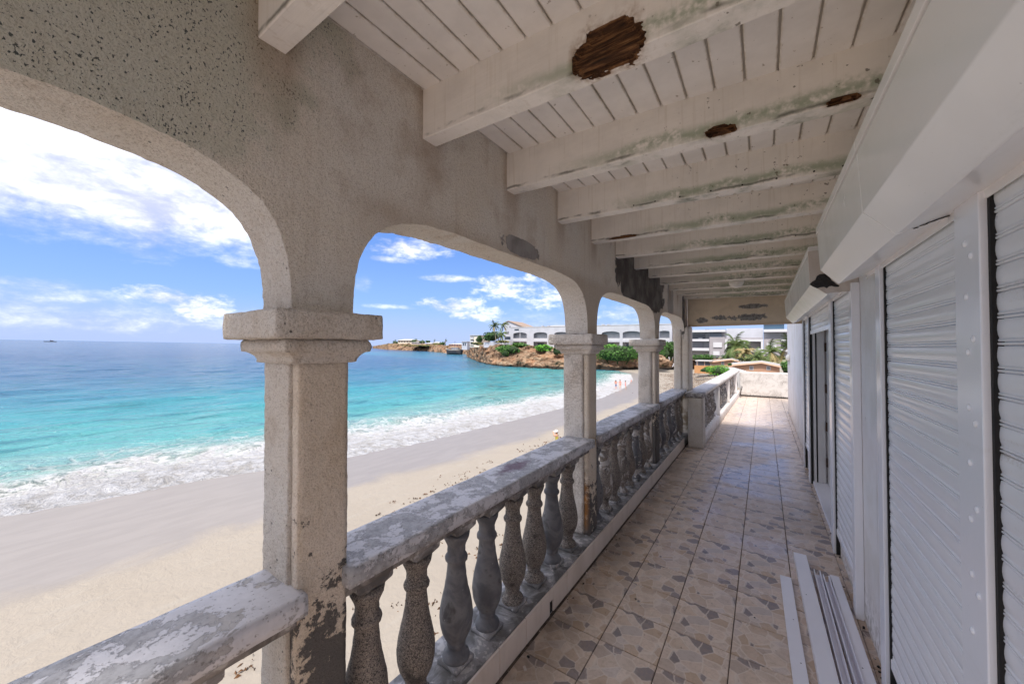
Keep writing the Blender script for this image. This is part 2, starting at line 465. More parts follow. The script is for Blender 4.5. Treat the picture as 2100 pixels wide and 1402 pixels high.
def wood_paint(base=(.70,.655,.60), attr=False, beam=False):
    def fn(g):
        P = g.pos(); x, y, z = g.xyz(P)
        gr = g.noise(g.vscale(P, (1.2, 30, 30) if beam else (30, 1.2, 30)), 1, 5, .6)
        n = g.noise(P, 5, 6, .62); n2 = g.noise(P, 45, 4); vstreak = g.noise(g.vscale(P, (70, 40, 3)), 1, 3)
        c = g.mix(n.ss(.38, .66)*.5, base, tuple(k*.80 for k in base))
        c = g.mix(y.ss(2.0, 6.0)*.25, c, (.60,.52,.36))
        h = gr*.5+n2*.15
        if beam:
            c = g.mix(vstreak.ss(.54, .70)*.20, c, (.50,.43,.33))
            c = g.mix(g.attr('stain')*(n*.5+n2*.5).ss(.35, .6)*.8, c, (.30,.18,.09))
            ez = z+(x+1.12)*.03          # height along the beam
            band = (ez-2.475+(n-.5)*.10).abs()
            mil = band.ss(.045, .0)*x.ss(-.95, -.3)*(n*.5+n2*.5).ss(.36, .54)
            c = g.mix(mil*.85, c, (.30,.36,.25))
            edge = (ez-2.452+(n-.5)*.05).abs().ss(.011, .0)*g.noise(g.vscale(P, (5, 9, 9)), 1, 4).ss(.47, .60)
            c = g.mix(edge*.75, c, (.055,.06,.04))
            c = g.mix(n2.ss(.66, .70)*x.ss(-.7, 0.)*.8, c, (.13,.11,.08))
            rot = g.attr('rot')
            w = g.noise(g.vscale(P, (9, 60, 120)), 1, 6, .7)
            wood = g.ramp(w, [(.30, (.012,.007,.004)), (.48, (.07,.03,.012)), (.60, (.21,.10,.04)), (.75, (.36,.20,.09))])
            k = (rot+(n2-.5)*.12).ss(.10, .16)
            c = g.mix(k, c, wood); h = h*(1-k)+w*k*2.2
            g.out(c, k*.35+.50, g.bump(h, .7, .006), spec=.35); return
        gx = (x+.921)/.0972; f = gx._m('FRACT'); ed = f.min(1-f)
        c = g.mix(ed.ss(.12, .0)*(n2*.5+n*.5).ss(.36, .62)*.6, c, (.36,.28,.14))
        c = g.mix(n2.ss(.68, .72)*.6, c, (.25,.20,.14))
        g.out(c, .52, g.bump(h, .35, .002), spec=.4)
    return fn
M('ceiling_board', wood_paint((.86,.835,.81)))
M('beam_paint', wood_paint((.86,.825,.775), beam=True))
def lintel_fn(g):
    P = g.pos(); x, y, z = g.xyz(P)
    n = g.noise(P, 5, 6, .62, .7); n2 = g.noise(P, 30, 4)
    def reg(xc, zc, hx, hz, nn=.9):
        return (1.0-(((x-xc)/hx)**2+((z-zc)/hz)**2)+(n-.5)*6.5*nn+(n2-.5)*2.2).ss(0, .3)
    c = g.mix(n.ss(.36, .66), (.74,.63,.49), (.66,.56,.43))
    m = reg(-.27, 2.10, .30, .055).max(reg(-.15, 2.27, .16, .035)).max(reg(-.62, 2.11, .16, .04)).max(reg(-.85, 2.08, .1, .05))
    c = g.mix(m, c, g.mix(n2.ss(.4, .6), (.17,.16,.15), (.30,.29,.28)))
    c = g.mix(z.ss(2.03, 1.98)*.5, c, (.40,.25,.12))
    g.out(c, .85, g.bump(n2*(1-m*.5), .6, .008), spec=.3)
M('lintel', lintel_fn)

def metal_paint(base=(.60,.605,.66), rough=.30, dirt=.5, dirtc=(.40,.34,.26)):
    def fn(g):
        P = g.pos(); x, y, z = g.xyz(P)
        n = g.noise(P, 4, 5, .6); n2 = g.noise(g.vscale(P, (8, 1.6, 26)), 1, 5, .6); n3 = g.noise(P, 130, 4)
        c = g.mix(n.ss(.4, .65)*.15, base, tuple(k*.84 for k in base))
        c = g.mix((n2*.7+n3*.3).ss(.55, .74)*dirt*.7, c, dirtc)
        c = g.mix(n3.ss(.72, .76)*.5, c, (.25,.24,.24))
        g.out(c, (n*.25+rough-.1), g.bump(n*.4+n3*.12, .12, .002), spec=.5)
    return fn
M('shutter_paint', metal_paint((.86,.865,.89), .15, .22))
M('shutter_dirty', metal_paint((.80,.80,.82), .28, .95, (.44,.38,.32)))
M('post_paint', metal_paint((.85,.86,.90), .18, .12))
M('hood_paint', metal_paint((.88,.875,.875), .20, .22, (.50,.47,.42)))
M('alu_paint', metal_paint((.82,.81,.86), .33, .30, (.42,.37,.32)))
M('gasket', lambda g: g.out((.012,.011,.011), .8))  # gasket black, also used to paint the shadow in the guide grooves
M('dark_gap', lambda g: g.out((.02,.018,.016), .9))
M('hinge', lambda g: g.out(g.mix(g.noise(g.pos(), 80, 3).ss(.4, .6), (.03,.02,.015), (.12,.06,.03)), .7, metal=.3))
M('tar', lambda g: g.out((.018,.016,.016), .55, g.bump(g.noise(g.pos(), 90, 5), 1.0, .012)))
M('plywood', lambda g: g.out(g.mix(g.noise(g.vscale(g.pos(), (12, 3, 3)), 1, 5).ss(.4, .65), (.60,.545,.50), (.52,.46,.41)), .7, g.bump(g.noise(g.pos(), 60, 4), .3, .003)))
M('opal_glass', lambda g: g.out((.80,.77,.70), .25, Coat_Weight=.3))
M('pvc', lambda g: g.out(g.mix(g.noise(g.pos(), 5, 4).ss(.4, .7)*.3, (.70,.70,.70), (.52,.50,.47)), .35))
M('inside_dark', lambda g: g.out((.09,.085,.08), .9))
M('roof_slab', lambda g: g.out((.45,.42,.38), .9, g.bump(g.noise(g.pos(), 20, 4), .4, .01)))

def tile_fn(g):
    O = g.obj(); P = g.pos(); r = g.rnd(); x, y, z = g.xyz(P)
    k = (r*3)._m('FLOOR')
    ov = g.new('ShaderNodeVectorMath'); ov.operation = 'ADD'; g.link(O, ov.inputs[0]); g.put(ov.inputs[1], g.comb(k*3.37, k*1.91, 0.3))
    warp = g.noise(ov.outputs[0], 14, 3, color=True)
    vm = g.new('ShaderNodeVectorMath'); vm.operation = 'MULTIPLY_ADD'; g.link(warp, vm.inputs[0]); vm.inputs[1].default_value = (.03, .03, 0); g.link(ov.outputs[0], vm.inputs[2])
    q = g.vscale(vm.outputs[0], (1, 1, .01))
    cid = g.xyz(g.vor(q, 13.5, 'F1', 'Color'))
    edge = g.vor(q, 13.5, 'DISTANCE_TO_EDGE')
    n = g.noise(ov.outputs[0], 45, 5, .65, .5); n1 = g.noise(ov.outputs[0], 12, 4)
    c = g.ramp(cid[0], [(.0, (.60,.48,.40)), (.22, (.68,.54,.43)), (.36, (.58,.46,.37)), (.48, (.72,.59,.49)), (.60, (.50,.40,.33)), (.72, (.64,.54,.48)), (.80, (.50,.42,.37)), (.86, (.30,.25,.24)), (1., (.22,.185,.18))])
    c = g.mix(cid[1].ss(.55, .9)*cid[0].ss(.75, .7)*.5, c, (.47,.31,.18))
    c = g.mix(n.ss(.40, .70)*.42, c, (.38,.29,.22))
    c = g.mix(n1.ss(.5, .7)*.25, c, (.66,.57,.49))
    c = g.mix(edge.ss(.050, .028)*.65, c, (.70,.60,.51))
    dirt = g.noise(P, 2.2, 6, .62, .5); spots = g.noise(P, 38, 4)
    c = g.mix(x.ss(-.75, -1.05)*dirt.ss(.36, .56)*y.ss(7, 5)*.60, c, (.11,.08,.055))
    c = g.mix(dirt.ss(.58, .78)*.22, c, (.16,.12,.09))
    c = g.mix(spots.ss(.67, .72)*.5, c, (.10,.075,.06))
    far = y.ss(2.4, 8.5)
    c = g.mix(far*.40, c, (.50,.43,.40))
    wet = g.noise(P, 1.3, 4, .55, .4)
    rough = wet.ss(.62, .40, .20, .44)+n*.06
    h = edge.ss(.05, .02)*-.35+n*.25
    g.out(c, rough, g.bump(h, .35, .002), spec=.5)
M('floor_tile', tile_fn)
M('grout', lambda g: g.out(g.mix(g.noise(g.pos(), 20, 3).ss(.4, .6), (.06,.043,.033), (.13,.10,.08)), .8))
M('curb_tile', lambda g: g.out(g.mix((g.noise(g.vscale(g.pos(), (6, 6, 1.5)), 1, 5)).ss(.45, .72)*.5, (.74,.65,.58), (.50,.42,.35)), g.noise(g.pos(), 6, 3)*.2+.22, g.bump(g.noise(g.pos(), 9, 3), .15, .004)))
# ================================================================== floor and roof
YJ, XJ = 1.955, -.757
floor = thing('floor', 'veranda floor of square beige tiles with a crazy-paving print', None); floor['kind'] = 'structure'
b = MB().box(-1.40, 2.2, -9, 14.75, -.16, -.006)
b.build('slab', MATS['grout'], floor)
tb = MB()
def tile_mesh(w, d):
    m = MB(); h = .0025; z0, z1 = -.008, 0.0
    X, Y = w/2, d/2
    m.add([(-X,-Y,z0),(X,-Y,z0),(X,Y,z0),(-X,Y,z0),(-X,-Y,z1-h),(X,-Y,z1-h),(X,Y,z1-h),(-X,Y,z1-h),
           (-X+h,-Y+h,z1),(X-h,-Y+h,z1),(X-h,Y-h,z1),(-X+h,Y-h,z1)],
          [(0,1,5,4),(1,2,6,5),(2,3,7,6),(3,0,4,7),(4,5,9,8),(5,6,10,9),(6,7,11,10),(7,4,8,11),(8,9,10,11)])
    return m.mesh('tile', mats=[MATS['floor_tile']])
tm_full = tile_mesh(.2955, .2955); tm_cut = tile_mesh(.15, .2955)
n_t = 0
for j in range(-2, 42):
    for i in range(-1, 5):
        xa = XJ+.3*i; ya = YJ+.3*j
        if j < -1 and i < 1: pass
        if i == 4 and j < 17: continue
        o = bpy.data.objects.new('floor_tile', tm_full); col.objects.link(o); o.parent = floor
        o.location = (xa+.15, ya+.15, random.uniform(-.0006, .0006)); o.rotation_euler = (random.gauss(0, .0014), random.gauss(0, .0014), random.gauss(0, .001))
        n_t += 1
# last column and the strip nearer than the first row
for j in range(0, 17):
    o = bpy.data.objects.new('floor_tile', tm_cut); col.objects.link(o); o.parent = floor
    o.location = (.443+.075, YJ+.3*j+.15, 0)
mb = MB()
for j in range(-36, -2):
    for i in range(-1, 5): mb.box(XJ+.3*i+.002, XJ+.3*i+.298, YJ+.3*j+.002, YJ+.3*j+.298, -.008, 0)
tag(mb.build('tile_field', MATS['floor_tile'], floor), kind='stuff')

ZC = lambda x: 2.635-.05*(x+1.12)
ceiling = thing('ceiling', 'white painted board ceiling over the veranda', None); ceiling['kind'] = 'structure'
for k in range(-3, 17):
    xa = -.921+.0972*k; xb = xa+.0972
    xa2, xb2 = max(xa+.0032, -1.30), xb-.0032
    if xb2 <= xa2: continue
    m = MB(); h = .003
    prof = [(xa2, ZC(xa2)+h), (xa2+h, ZC(xa2)), (xb2-h, ZC(xb2)), (xb2, ZC(xb2)+h), (xb2, ZC(xb2)+.0085), (xa2, ZC(xa2)+.0085)]
    m.extrude_y(prof, [-.95, 0, 3, 7.05]); m.build('board', MATS['ceiling_board'], ceiling)
roof = MB().add([(-1.36,-.95,ZC(-1.36)+.009),(1.9,-.95,ZC(1.9)+.009),(1.9,7.3,ZC(1.9)+.009),(-1.36,7.3,ZC(-1.36)+.009),
                 (-1.36,-.95,2.85),(1.9,-.95,2.85),(1.9,7.3,2.85),(-1.36,7.3,2.85)],
                [(0,3,2,1),(4,5,6,7),(0,1,5,4),(1,2,6,5),(2,3,7,6),(3,0,4,7)])
tag(roof.build('roof', MATS['roof_slab']), kind='structure')  # roof and boards stop short behind the camera, shaped to let light in

# ------------------------------------------------------------------ beams with rotten holes
beam_labels = {
 0: 'beam end poking in at the top edge beside the speckled green stucco',
 1: 'nearest full beam with the largest rotten hole of bare brown wood',
 2: 'second full beam with a green mildew edge and two small rotten holes',
 3: 'third beam with grey stains spread over its near face',
 4: 'fourth beam with a thin dark split near its sea end'}
holes = {1: [(-.362, .106, .062, -.012)], 2: [(-.128, .050, .022, 0), (.228, .045, .013, .004)], 4: [(-.865, .10, .010, -.004)], 3: [], 0: []}
ends = {1: (-1.16, .52)}
def make_beam(k):
    y0 = .415+.583*k; th = .072; H = .20
    near_detail = k <= 5
    nx = 260 if near_detail else 30
    # profile going round: top near -> down near face -> bottom -> up far face ; (y, h above beam bottom)
    dn = [H, .16, .13, .11]+[.1-.006*i for i in range(1, 16)]+[.006, .0025]
    prof = [(0, h) for h in dn]+[(.003, 0)]+[(.003+.0066*i, 0) for i in range(1, 10)]+[(th-.003, 0), (th, .004), (th, .05), (th, .1), (th, H)]
    m = MB(); rot = []; vs = []; stain = []
    X0, X1 = -1.16, .52
    for i in range(nx+1):
        x = X0+(X1-X0)*i/nx; zb = 2.44-.03*(x+1.12)
        wob = mnoise.noise(Vector((x*3, k*5.1, 0)))*.0015
        for (dy, h) in prof:
            ln = (dy, h) if dy <= .003 else (dy, h)
            s = h if dy <= .003 else -dy    # signed arc along near face (+) and under (-)
            dep = 0; rv = 0; sv_ = 0
            for (hx, hw, hh, off) in holes.get(k, []):
                nz = mnoise.fractal(Vector((x*20, s*38+k, 1.3)), .9, 2.0, 5)*.46+mnoise.noise(Vector((x*8, s*120, 7)))*.22
                e = 1-((x-hx)/hw)**2-((s-hh*.55-off*0)/(hh*1.28 if s > 0 else hh*.85+.01))**2*(1 if s > 0 else 1.)+nz
                if k == 1: e = 1-((x-hx)/hw)**4-((s-.02)/(.085 if s > 0 else .075))**2+nz
                rv = max(rv, min(1, max(0, e*3))); sv_ = max(sv_, min(1, max(0, (e+.9)*1.1)))
            dep = rv*.020 if k != 4 else rv*.010
            gr = mnoise.noise(Vector((x*14, s*220, 3.3)))*.006*rv
            if dy <= .003: p = (x, y0+dy+dep+gr+wob, zb+h+(dep*.35 if h < .03 else 0))
            elif dy < th-.002: p = (x, y0+dy, zb+h+dep+gr)
            else: p = (x, y0+dy, zb+h)
            vs.append(p); rot.append(rv); stain.append(sv_)
    n = len(prof); fs = []
    for i in range(nx):
        for j in range(n-1): fs.append((i*n+j, i*n+j+1, (i+1)*n+j+1, (i+1)*n+j))
        fs.append((i*n+n-1, i*n, (i+1)*n, (i+1)*n+n-1))
    m.add(vs, fs)
    o = m.build('beam', MATS['beam_paint'], ceiling)
    a = o.data.attributes.new('rot', 'FLOAT', 'POINT'); a.data.foreach_set('value', rot)
    a = o.data.attributes.new('stain', 'FLOAT', 'POINT'); a.data.foreach_set('value', stain)
    if k in beam_labels: o['label'] = beam_labels[k]
    return o
for k in range(-1, 12): make_beam(k)
# insect-like dark screw holes along the third and fourth beam
for k, xs in ((3, [-.62,-.5,-.37,-.22,-.08,.06,.2,.3]), (5, [-.1,.02,.2])):
    y0 = .415+.583*k; m = MB()
    for x in xs: m.lathe([(.0045, y0-.0008), (.0045, y0+.004)], (x, 0, 2.44-.03*(x+1.12)+.012), 8, axis='y')
    m.build('screw_holes', MATS['dark_gap'], ceiling)

# globe lamp on the ceiling
gl = thing('ceiling_lamp', 'round white glass globe lamp hanging unlit under the far beams', 'lamp', (-.275, 5.45, 2.44))
MB().lathe([(.035, 2.60), (.035, 2.47), (.05, 2.465), (.05, 2.445)], (-.275, 5.45, 0), 20).build('lamp_holder', MATS['pvc'], gl, smooth=True)
MB().lathe([(.001, 2.365)]+[(.088*math.sin(a), 2.445-.078*math.cos(a)) for a in [i*math.pi/16 for i in range(1, 13)]], (-.275, 5.45, 0), 28).build('lamp_globe', MATS['opal_glass'], gl, smooth=True)

# lintel closing the roof end
lin = MB().rough_box(-1.09, .62, 7.0, 7.2, 1.975, 2.60, .03, .002, 12, .012)
tag(lin.build('end_lintel', MATS['lintel'], smooth=True), 'beige concrete lintel with peeled grey patches across the end of the roof', 'lintel')

# ================================================================== arcade
CC = [-1.55, .605, 2.76, 4.915, 7.07]
HALF = [.095, .095, .095, .10, .18]
ZS, ZT = 1.715, 2.105
corner = [(0,0),(.002,.06),(.011,.14),(.030,.205),(.060,.262),(.100,.305),(.155,.338),(.22,.362),(.30,.378),(.40,.386),(.55,.390)]
def arch_pts(ya, yb, seed):
    L = []
    cr = [(a, b) for a, b in corner]
    def interp(pts, step=.012):
        out = []
        for (p, q) in zip(pts[:-1], pts[1:]):
            n = max(1, int(math.dist(p, q)/step))
            for i in range(n): t = i/n; out.append((p[0]+(q[0]-p[0])*t, p[1]+(q[1]-p[1])*t))
        return out+[pts[-1]]
    left = [(ya+a, ZS+b) for a, b in cr]; right = [(yb-a, ZS+b) for a, b in cr][::-1]
    # smooth the polyline once
    P = interp(left+right)
    for _ in range(6): P = [P[0]]+[((P[i-1][0]+2*P[i][0]+P[i+1][0])/4, (P[i-1][1]+2*P[i][1]+P[i+1][1])/4) for i in range(1, len(P)-1)]+[P[-1]]
    return P
wall = thing('arcade_wall', 'stained beige roughcast wall with flat-topped arches above the columns', 'wall', (-1.2, .6, ZS))
XI, XO = -1.12, -1.31
outline = []; NX = 12
strip = MB()
for i in range(len(CC)-1):
    ya, yb = CC[i]+HALF[i], CC[i+1]-HALF[i+1]
    P = arch_pts(ya, yb, i); near = i in (0, 1)
    grid = []
    for j in range(NX+1):
        x = XI+(XO-XI)*j/NX; row = []
        for (y, z) in P:
            nz = mnoise.noise_vector(Vector((x*55, y*55, z*55)))*.0035+mnoise.noise_vector(Vector((x*9, y*9, z*9)))*.004
            row.append((x, y+nz.y, z+nz.z))
        grid.append(row)
    n = len(P)
    strip.add([p for r in grid for p in r], [(a*n+b_, (a+1)*n+b_, (a+1)*n+b_+1, a*n+b_+1) for a in range(NX) for b_ in range(n-1)])
    outline.append((grid[0], grid[-1]))
ytop0, ytop1 = CC[0]-.1, 7.26
def face_loop(side):
    pts = [(ytop0, ZS)]
    for k, (a, b_) in enumerate(outline):
        pts += [(p[1], p[2]) for p in (a if side == 0 else b_)]
    pts += [(ytop1, ZS), (ytop1, 2.80), (ytop0, 2.80)]
    return pts
# front and back faces: vertical strips so that every quad stays small
def face_strips(side, x):
    m = MB()
    loop = face_loop(side)[:-3]
    loop = loop+[(ytop1, ZS)]
    for (p, q) in zip(loop[:-1], loop[1:]):
        if abs(q[0]-p[0]) < 1e-5: continue
        m.add([(x, p[0], p[1]), (x, q[0], q[1]), (x, q[0], 2.80), (x, p[0], 2.80)], [(0, 1, 2, 3) if side else (3, 2, 1, 0)])
    return m
from mathutils.geometry import tessellate_polygon
def face_ngon(side, x):
    m = MB(); lp = face_loop(side)
    # one arch bay at a time, so that each outline stays simple
    tris = tessellate_polygon([[Vector((y, z, 0)) for y, z in lp]])
    vs = [(x, y, z) for y, z in lp]; fs = []
    for t in tris:
        A, B_, C_ = (Vector(lp[i]) for i in t); ar = (B_-A).cross(C_-A)
        if abs(ar) < 1e-9: continue
        fs.append(tuple(t) if (ar > 0) == (side == 0) else tuple(t)[::-1])
    m.add(vs, fs); return m.build('wall_face', MATS['stucco_wall'], wall)
face_ngon(0, XI); face_ngon(1, XO)
strip.build('arch_soffit', MATS['stucco_column'], wall, smooth=True)

# ------------------------------------------------------------------ columns
def ovolo(cy, x0, x1, hy, z0, z1, sh=0.035):
    """rounded moulding: stacked rectangular rings"""
    rings = []
    for t in [i/8 for i in range(9)]:
        a = t*math.pi/2
        rings.append((z0+(z1-z0)*(1-math.cos(a))*.62, -sh*(1-math.sin(a))))
    rings.append((z1, 0.0)); return rings
col_lab = {0: 'stucco column behind the camera',
 1: 'nearest and largest roughcast column with blackened peeling foot', 2: 'second roughcast column with an orange rust streak near its foot',
 3: 'third roughcast column, slim and cream, in front of the hedge'}
for k in (0, 1, 2, 3):
    cy = CC[k]; hw = .082 if k < 3 else .10
    mat_o = MATS['stucco_column'] if k <= 1 else MATS['stucco_column_far']
    t = thing('column', col_lab[k], 'column', (-1.22, cy, .15), 'stucco columns of the arcade')
    cell = .011 if k == 1 else (.02 if k == 2 else .04)
    am = .0030 if k <= 2 else .0015
    MB().rough_box(-1.335, -1.166, cy-hw, cy+hw, .15, 1.575, cell, am, 60, .006, seed=k).build('shaft', mat_o, t, smooth=True)
    MB().rough_box(-1.164, -1.12, cy-hw+.008, cy+hw-.002, .15, 1.565, cell*1.4, am*.7, 45, .004, seed=k+9).build('inner_pier', MATS['stucco_pier_rust'] if k == 2 else MATS['stucco_pier'], t, smooth=True)
    MB().rough_box(-1.43, -1.052, cy-hw-.083, cy+hw+.083, 1.627, 1.709, cell, am, 60, .007, seed=k+20).build('abacus', mat_o, t, smooth=True)
    # moulding under the abacus
    m = MB(); rg = [(1.553, 0.0), (1.556, .012)]+[(1.556+.032*math.sin(a)*1.0, .012+.032*(1-math.cos(a))) for a in [i*math.pi/10 for i in range(1, 6)]]+[(1.605, .046), (1.618, .044), (1.626, .038), (1.632, .02)]
    n_s = 14 if k < 3 else 4; vs = []; fs = []
    for (z, e) in rg:
        xa, xb, ya, yb = -1.338-e, -1.115+e*.95, cy-hw-e-.003, cy+hw+e+.003
        ring = [(xa+(xb-xa)*i/n_s, ya) for i in range(n_s)]+[(xb, ya+(yb-ya)*i/n_s) for i in range(n_s)]+[(xb-(xb-xa)*i/n_s, yb) for i in range(n_s)]+[(xa, yb-(yb-ya)*i/n_s) for i in range(n_s)]
        for (x, y) in ring:
            q = mnoise.noise_vector(Vector((x*50, y*50, z*50)))*am*1.1; vs.append((x+q.x, y+q.y, z+q.z))
    nn = 4*n_s
    fs = [(a*nn+i, a*nn+(i+1)%nn, (a+1)*nn+(i+1)%nn, (a+1)*nn+i) for a in range(len(rg)-1) for i in range(nn)]
    m.add(vs, fs); m.build('moulding', mat_o, t, smooth=True)
# corner column with no capital
t = thing('column', 'wide square corner column without a capital, flaking black at its top', 'column', (-1.17, 7.07, .0), 'stucco columns of the arcade')
def corner_streak(g, P, x, y, z, big, mid, c, h):
    m = (1.0-((y-6.92).abs()*9)-(x+1.14).abs()*9-((z-2.0).abs()*2.0)+(g.noise(P, 8, 5, .65)-.5)*1.4).ss(0, .15)
    c = g.mix(m, c, (.11,.10,.09))
    c = g.mix((g.noise(P, 16, 5, .7)).ss(.66, .68), c, (.17,.12,.06))
    return g.mix(z.ss(.98, .78)*mid.ss(.42, .6)*.8, c, (.17,.12,.06)), h
M('corner_stucco', stucco((.66,.62,.57), (.60,.54,.46), stain=(.42,.32,.22), rough_h=.5, spots=.6, scale=.8, dark_patch=corner_streak))
MB().rough_box(-1.29, -1.165, 6.86, 7.26, 0, 1.98, .035, .0015, 30, .006).build('shaft', MATS['corner_stucco'], t, smooth=True)
MB().rough_box(-1.163, -1.05, 6.87, 7.26, 0, 1.97, .035, .0015, 30, .006).build('inner_pier', MATS['corner_stucco'], t, smooth=True)

# ================================================================== balustrades
def bal_profile():
    return [(.060, .000), (.064, .012), (.060, .024), (.048, .032), (.040, .045), (.038, .058), (.043, .062), (.043, .070), (.040, .075),
            (.052, .095), (.066, .125), (.075, .160), (.0775, .190), (.075, .225), (.066, .270), (.055, .315), (.047, .360), (.0425, .400), (.041, .425),
            (.046, .430), (.052, .438), (.053, .448), (.048, .458), (.042, .463), (.041, .495), (.046, .510), (.058, .535), (.062, .556)]
def bal_mesh(name, matname, seg=28):
    m = MB()
    prof = []
    bp = bal_profile()
    for i, (r, h) in enumerate(bp[:-1]):
        r2, h2 = bp[i+1]; prof.append((r, h))
        if h2-h > .03: prof.append(((r+r2)/2+.0008, (h+h2)/2))
    prof.append(bp[-1]); m.lathe(prof, (0, 0, 0), seg)
    # rough cast surface
    m.v = [tuple(Vector(p)+mnoise.noise_vector(Vector(p)*70)*.0016) for p in m.v]
    return m.mesh(name, smooth=True, mats=[MATS[matname]])
bal_me = bal_mesh('baluster', 'aggregate'); bal_me2 = bal_mesh('baluster', 'aggregate_pale', 16)
blk = MB().rough_box(-.062, .062, -.062, .062, -.012, .016, .02, .003, 30, .006).mesh('plinth', smooth=True, mats=[MATS['curb_concrete']])
def flare_mesh():
    m = MB(); rs = [(.030, .0), (.040, .012), (.058, .026), (.062, .034), (.062, .052)]
    n = 6; vs = []; prev = None
    for (r, h) in rs:
        for q in [(-1,-1),(1,-1),(1,1),(-1,1)]: vs.append((q[0]*min(r+.012, .062), q[1]*r*1.15, h))
    m.add(vs, [(a*4+i, a*4+(i+1)%4, (a+1)*4+(i+1)%4, (a+1)*4+i) for a in range(len(rs)-1) for i in range(4)]+[(3,2,1,0)])
    return m.mesh('bracket', smooth=False, mats=[MATS['rail_under']])
flare = flare_mesh()
bays = [None, (CC[0], CC[1]), (CC[1], CC[2]), (CC[2], CC[3]), (CC[3], CC[4]-.18)]
bay_lab = [None, 'nearest balustrade rail, cut by the lower left edge, cracked white paint on top',
           'balustrade between the nearest and the second column, grey flaking rail over eight stone balusters',
           'balustrade between the second and the third column with slim dark balusters',
           'balustrade between the third column and the corner column']
for bi, bay in enumerate(bays):
    if bi == 0: continue
    ya, yb = bay
    y0, y1 = ya+.074, yb-.074
    t = thing('balustrade', bay_lab[bi], 'balustrade', (-1.19, (y0+y1)/2, .15), 'balustrades between the columns')
    cell = .018 if bi in (1, 2) else .03
    sl = .006 if bi == 2 else 0
    # the handrail bears against the pier: its inner edge stands proud of it
    MB().rough_box(-1.315, -1.076, y0-.012 if bi != 1 else y0, y1+.012, .838, .900, cell, .0016, 26, .006, seed=bi).build('handrail', MATS['rail_paint'], t, smooth=True)
    MB().rough_box(-1.262, -1.118, y0, y1, .792, .840, .03, .0022, 22, .006, seed=bi+5).build('under_rail', MATS['rail_under'], t, smooth=True)
    nb = 8 if bi < 4 else 7
    for i in range(nb):
        y = ya+.195+.235*i if bi < 4 else ya+.195+.255*i
        if y > y1-.05: continue
        me = bal_me if bi in (1, 2) or (i+bi) % 2 else bal_me2
        o = bpy.data.objects.new('baluster', me); col.objects.link(o); o.parent = t
        o.location = Vector((-1.19+random.gauss(0, .002), y+random.gauss(0, .002), .168))-t.location
        o.rotation_euler = (random.gauss(0, .008), random.gauss(0, .008), random.uniform(0, 6)); o.scale = (1, 1, 1.04)
        p = bpy.data.objects.new('plinth', blk); col.objects.link(p); p.parent = t; p.location = Vector((-1.19, y, .158))-t.location
        q = bpy.data.objects.new('bracket', flare); col.objects.link(q); q.parent = t; q.location = Vector((-1.19, y, .742))-t.location
# curb under the balustrades, faced with tiles on the veranda side
curb = thing('curb', 'low concrete curb faced with pale tiles below the balusters', 'curb', (-1.2, 2, 0))
cb = MB(); L = 4.0; ys = []
cb.rough_box(-1.35, -1.078, -3.7, 6.86, -.15, .152, .05, .004, 14, .006)
cb.build('curb_body', MATS['curb_concrete'], curb, smooth=True)
jy = [-.4, .05, .5, .95, 1.45, 1.69, 1.955, 2.19, 2.66, 3.08, 3.5, 3.95, 4.4, 4.85, 5.3, 5.75, 6.2, 6.49]
for a, b_ in zip(jy[:-1], jy[1:]):
    zt = .142+random.uniform(-.002, .002); g_ = .0022
    if abs(a-1.955) < 1e-6:
        MB().box(-1.078, -1.067, a+.045, b_-g_, .002, zt).build('curb_tile', MATS['curb_tile'], curb, bevel=.0015)
        MB().box(-1.0785, -1.067, a+g_, a+.043, .078, zt).build('curb_tile', MATS['curb_tile'], curb, bevel=.0015)
        MB().box(-1.079, -1.0765, a, a+.045, .0, .078).build('drain_hole', MATS['dark_gap'], curb)
        continue
    MB().box(-1.078, -1.067+random.uniform(-.001, .001), a+g_, b_-g_, .002, zt).build('curb_tile', MATS['curb_tile'], curb, bevel=.0015)
# floor slab edge and the storey below (seen past the balusters)
tag(MB().box(-1.42, 2.2, -9, 7.3, -5.5, -.162).build('lower_storey', MATS['plaster']), 'pale lower storey wall below the veranda edge', 'wall')

# ------------------------------------------------------------------ open terrace beyond the corner column
RL = lambda y: -.80+(y-6.6)*.0186
terr = thing('terrace_balustrade', 'weathered balustrade of the open terrace beyond the corner column', 'balustrade', (-.85, 6.6, 0))
def slab_y(m, ya, yb, xi, xo, z0, z1, cell=.06, amp=.002):
    q = MB().rough_box(0, 1, ya, yb, z0, z1, .06, 0.0, 1)
    q = MB(); q.rough_box(-abs(xo-xi), 0, ya, yb, z0, z1, cell, amp, 20, .006)
    q.v = [(p[0]+RL(p[1])+xi, p[1], p[2]) for p in q.v]; m.v += []; m.add(q.v, q.f); return m
slab_y(MB(), 6.6, 14.4, 0, -.27, .815, .872).build('handrail', MATS['rail_paint_far'], terr, smooth=True)
slab_y(MB(), 6.78, 14.4, -.01, -.24, -.006, .20).build('base_curb', MATS['plaster'], terr, smooth=True)
slab_y(MB(), 6.78, 14.4, -.05, -.2, .77, .815).build('under_rail', MATS['rail_under'], terr, smooth=True)
M('pier_box', stucco((.66,.62,.58), (.60,.55,.48), stain=(.40,.30,.20), rough_h=.45, spots=.5, lowblack=(-.12, 1.5)))
slab_y(MB(), 6.50, 6.78, .0, -.215, 0, .84, .03).build('end_pier', MATS['pier_box'], terr, smooth=True)
slab_y(MB(), 6.49, 6.79, .006, -.26, .80, .876, .03).build('pier_cap', MATS['rail_under'], terr, smooth=True)
for y in (8.75, 10.9, 13.2):
    slab_y(MB(), y, y+.10, -.008, -.22, .19, .79, .05).build('post', MATS['plaster'], terr, smooth=True)
y = 6.92
